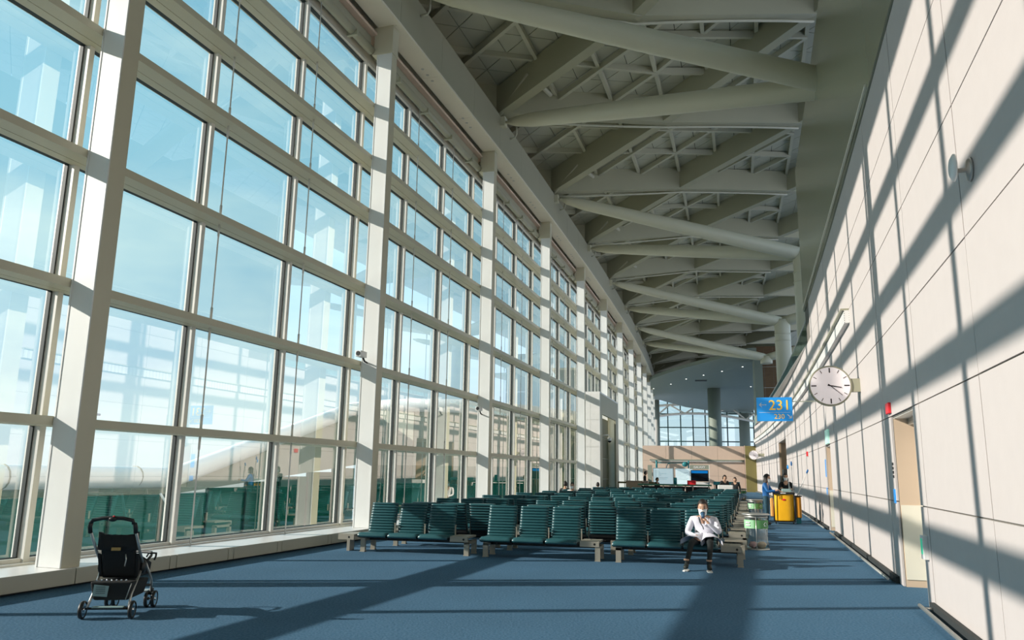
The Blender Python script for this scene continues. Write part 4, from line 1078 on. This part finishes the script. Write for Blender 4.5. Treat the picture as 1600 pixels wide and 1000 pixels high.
mb = MB(); mb.hexa([(-.17, -.28, .17), (.17, -.28, .17), (.17, .2, .17), (-.17, .2, .17), (-.205, -.31, .355), (.205, -.31, .355), (.20, .24, .33), (-.20, .24, .33)]); bevel(mb.build('basket', M_blackf, t), .02, 3)
mb = MB()
for k in range(7): mb.tube([(-.14+.047*k, -.315, .365), (-.13+.047*k, -.315, .378)], .009, 6)
g = mb.build('eyelets', M_chrome, t)
tub('basket_piping', [(.15, -.292, .18), (.20, -.32, .34)], .005, M_steel)
tub('strap', [(.10, -.275, .62), (.115, -.29, .57), (.105, -.28, .50)], .006, M_steel)
mb = MB(); mb.hexa([(-.16, -.335, .22), (-.02, -.330, .21), (-.02, -.327, .21), (-.16, -.332, .22), (-.15, -.335, .33), (-.01, -.330, .315), (-.01, -.327, .315), (-.15, -.332, .33)]); tg = mb.build('name_card', M_card, t)
mb = MB()
for k in range(4): mb.box(-.13, -.04, -.3375, -.3345, .245+.02*k, .249+.02*k)
mb.build('card_lines', M_shell, tg)
mb = MB()
for k in range(12):
    a = 2*math.pi*k/12; a2 = 2*math.pi*(k+1)/12; c = Vector((.275, .02, .60)); mb.tube([c+Vector((.04*math.cos(a), .04*math.sin(a), 0)), c+Vector((.04*math.cos(a2), .04*math.sin(a2), 0))], .006, 6)
mb.tube([(.235, .02, .60), (.215, .02, .56)], .008, 6); mb.tube([(.31, .02, .60), (.31, .02, .57), (.30, .01, .53)], .010, 6); mb.build('cup_holder', M_shell, t)

# ---------------------------------------------------------------- far desks, screens
def post(mb, x, y, h, r0=.03): mb.tube([(x, y, 0), (x, y, h)], r0, 8)
t = thing('charging_counter', 'long green topped counter on pale legs before the white screens', 'counter', 44.5, 4.3)
mb = MB(); mb.box(-2.0, 2.0, -.35, .35, .90, .98); mb.build('counter_top', M_counter, t)
for x in (-1.85, -.6, .6, 1.0, 1.85):
    mb = MB(); post(mb, x, -.3, .9); mb.build('leg', M_postpink, t)
mb = MB(); mb.box(-1.9, 1.9, .1, .2, .05, .85); mb.build('modesty_panel', M_shell, t)
t = thing('side_counter', 'teal counter right of the black television', 'counter', 44.8, 7.1)
mb = MB(); mb.box(-.7, .7, -.3, .3, .98, 1.15); mb.build('counter_top', M_teal, t)
mb = MB(); mb.box(-.6, .6, -.2, .2, 0, .98); mb.build('base', M_shell, t)
mb = MB(); post(mb, -.65, -.27, .98, .025); post(mb, .3, -.27, .98, .025); mb.build('leg', M_postpink, t)
for k, (x0, x1, lab) in enumerate(((2.23, 3.70, 'left backlit white display panel in the far partition'), (3.82, 5.08, 'right backlit white display panel beside the television'))):
    t = thing('display_panel', lab, 'display', 58, (x0+x1)/2-.28, 0)
    hw = (x1-x0)/2
    mb = MB(); mb.box(-hw, hw, -.05, .05, .82, 1.92); mb.build('screen', M_screen, t)
    mb = MB(); mb.box(-hw, -hw+.04, -.06, .06, 0, 1.95); mb.box(hw-.04, hw, -.06, .06, 0, 1.95); mb.box(-hw, hw, -.06, .06, 1.92, 1.96); mb.build('frame', M_white, t)
    mb = MB()
    for j in range(7): mb.box(-hw+.12, -hw+.12+random.uniform(.2, hw*1.4), -.056, -.051, 1.75-.1*j, 1.765-.1*j)
    mb.build('print_lines', M_card, t)
t = thing('television', 'black television under a dark header sign in the far partition', 'television', 57.5, 5.28)
mb = MB(); mb.box(-.62, .62, -.03, .05, 1.05, 1.85); bevel(mb.build('housing', M_shell, t), .01)
mb = MB(); mb.box(-.57, .57, -.036, -.031, 1.10, 1.80); mb.build('screen', M_tv, t)
mb = MB(); mb.box(-.57, .57, -.038, -.0365, 1.62, 1.80); mb.build('picture_sky', mat('screen_blue', (0, .1, .3), .3, emit=((0, .12, .38), .8)), t)
mb = MB(); mb.box(-.66, .66, -.04, .06, 1.90, 2.2); mb.build('header', M_gfas, t)
text('GALAXY', .21, M_wlet, t, (0, -.045, 1.98), align='CENTER', bold=.004)
mb = MB(); mb.box(-.70, -.66, -.05, .06, 0, 2.2); mb.box(.66, .70, -.05, .06, 0, 2.2); mb.box(-.66, .66, 0, .05, 0, 1.0); mb.build('frame', M_white, t)
o = MB(); o.hbox(56.5, 56.8, 1.70, 1.98, 0, 2.15); tag(o.build('partition_post', M_gfas), 'grey green post at the left end of the display panels', 'post')
t = thing('overhead_rig', 'teal tubular rig with spotlights above the white display panels', 'rig', 58.3, 3.5)
mb = MB(); mb.tube([(-1.3, 0, 1.97), (-1.3, 0, 2.5)], .07, 8); mb.tube([(1.0, 0, 1.97), (1.0, 0, 2.5)], .05, 8); mb.tube([(-1.3, 0, 2.34), (1.0, 0, 2.34)], .03, 8); mb.tube([(-.6, 0, 1.97), (-.5, 0, 2.25), (-.3, 0, 2.34)], .03, 8); mb.build('frame', M_teal, t)
mb = MB(); mb.ball((.75, -.05, 2.25), (.22, .16, .18), 10, 7); mb.build('spotlight', M_teal, t)
o = MB(); o.hbox(43.4, 43.8, 5.05, 5.5, .985, 1.12); o.hbox(43.4, 43.8, 5.05, 5.5, 1.121, 1.2); tag(o.build('red_bag', M_red), 'small red bag on the green counter', 'bag')
o = MB(); o.tube([H(43.9, 4.38, .99), H(43.9, 4.38, 1.34)], .09, 10); tag(o.build('cylinder_bin', M_teal), 'teal canister standing on the green counter', 'canister')
t = thing('boarding_desk', 'tan boarding desk by the windows beyond the gate', 'desk', 46, 1.9)
mb = MB(); mb.box(-.45, .45, -.3, .3, 0, 1.08); bevel(mb.build('body', M_tan, t), .01)
mb = MB(); mb.box(-.5, .8, -.33, .33, 1.081, 1.12); mb.box(.55, .8, -.2, .2, 0, 1.08); mb.build('desk_top', M_postpink, t)
o = MB(); o.hbox(46.9, 47.0, .8, 3.2, .95, 1.05); [o.hbox(46.9, 47.0, x, x+.05, 0, 1.05) for x in (.8, 2.0, 3.15)]; tag(o.build('barrier_rail', M_olive), 'low ochre barrier rail before the dark gate opening', 'barrier')
o = MB(); o.hbox(38.1, 38.4, 6.75, 7.45, .0, 1.05); tag(bevel(o.build('info_stand', M_white), .03), 'low white stand behind the last seats at the right', 'stand')
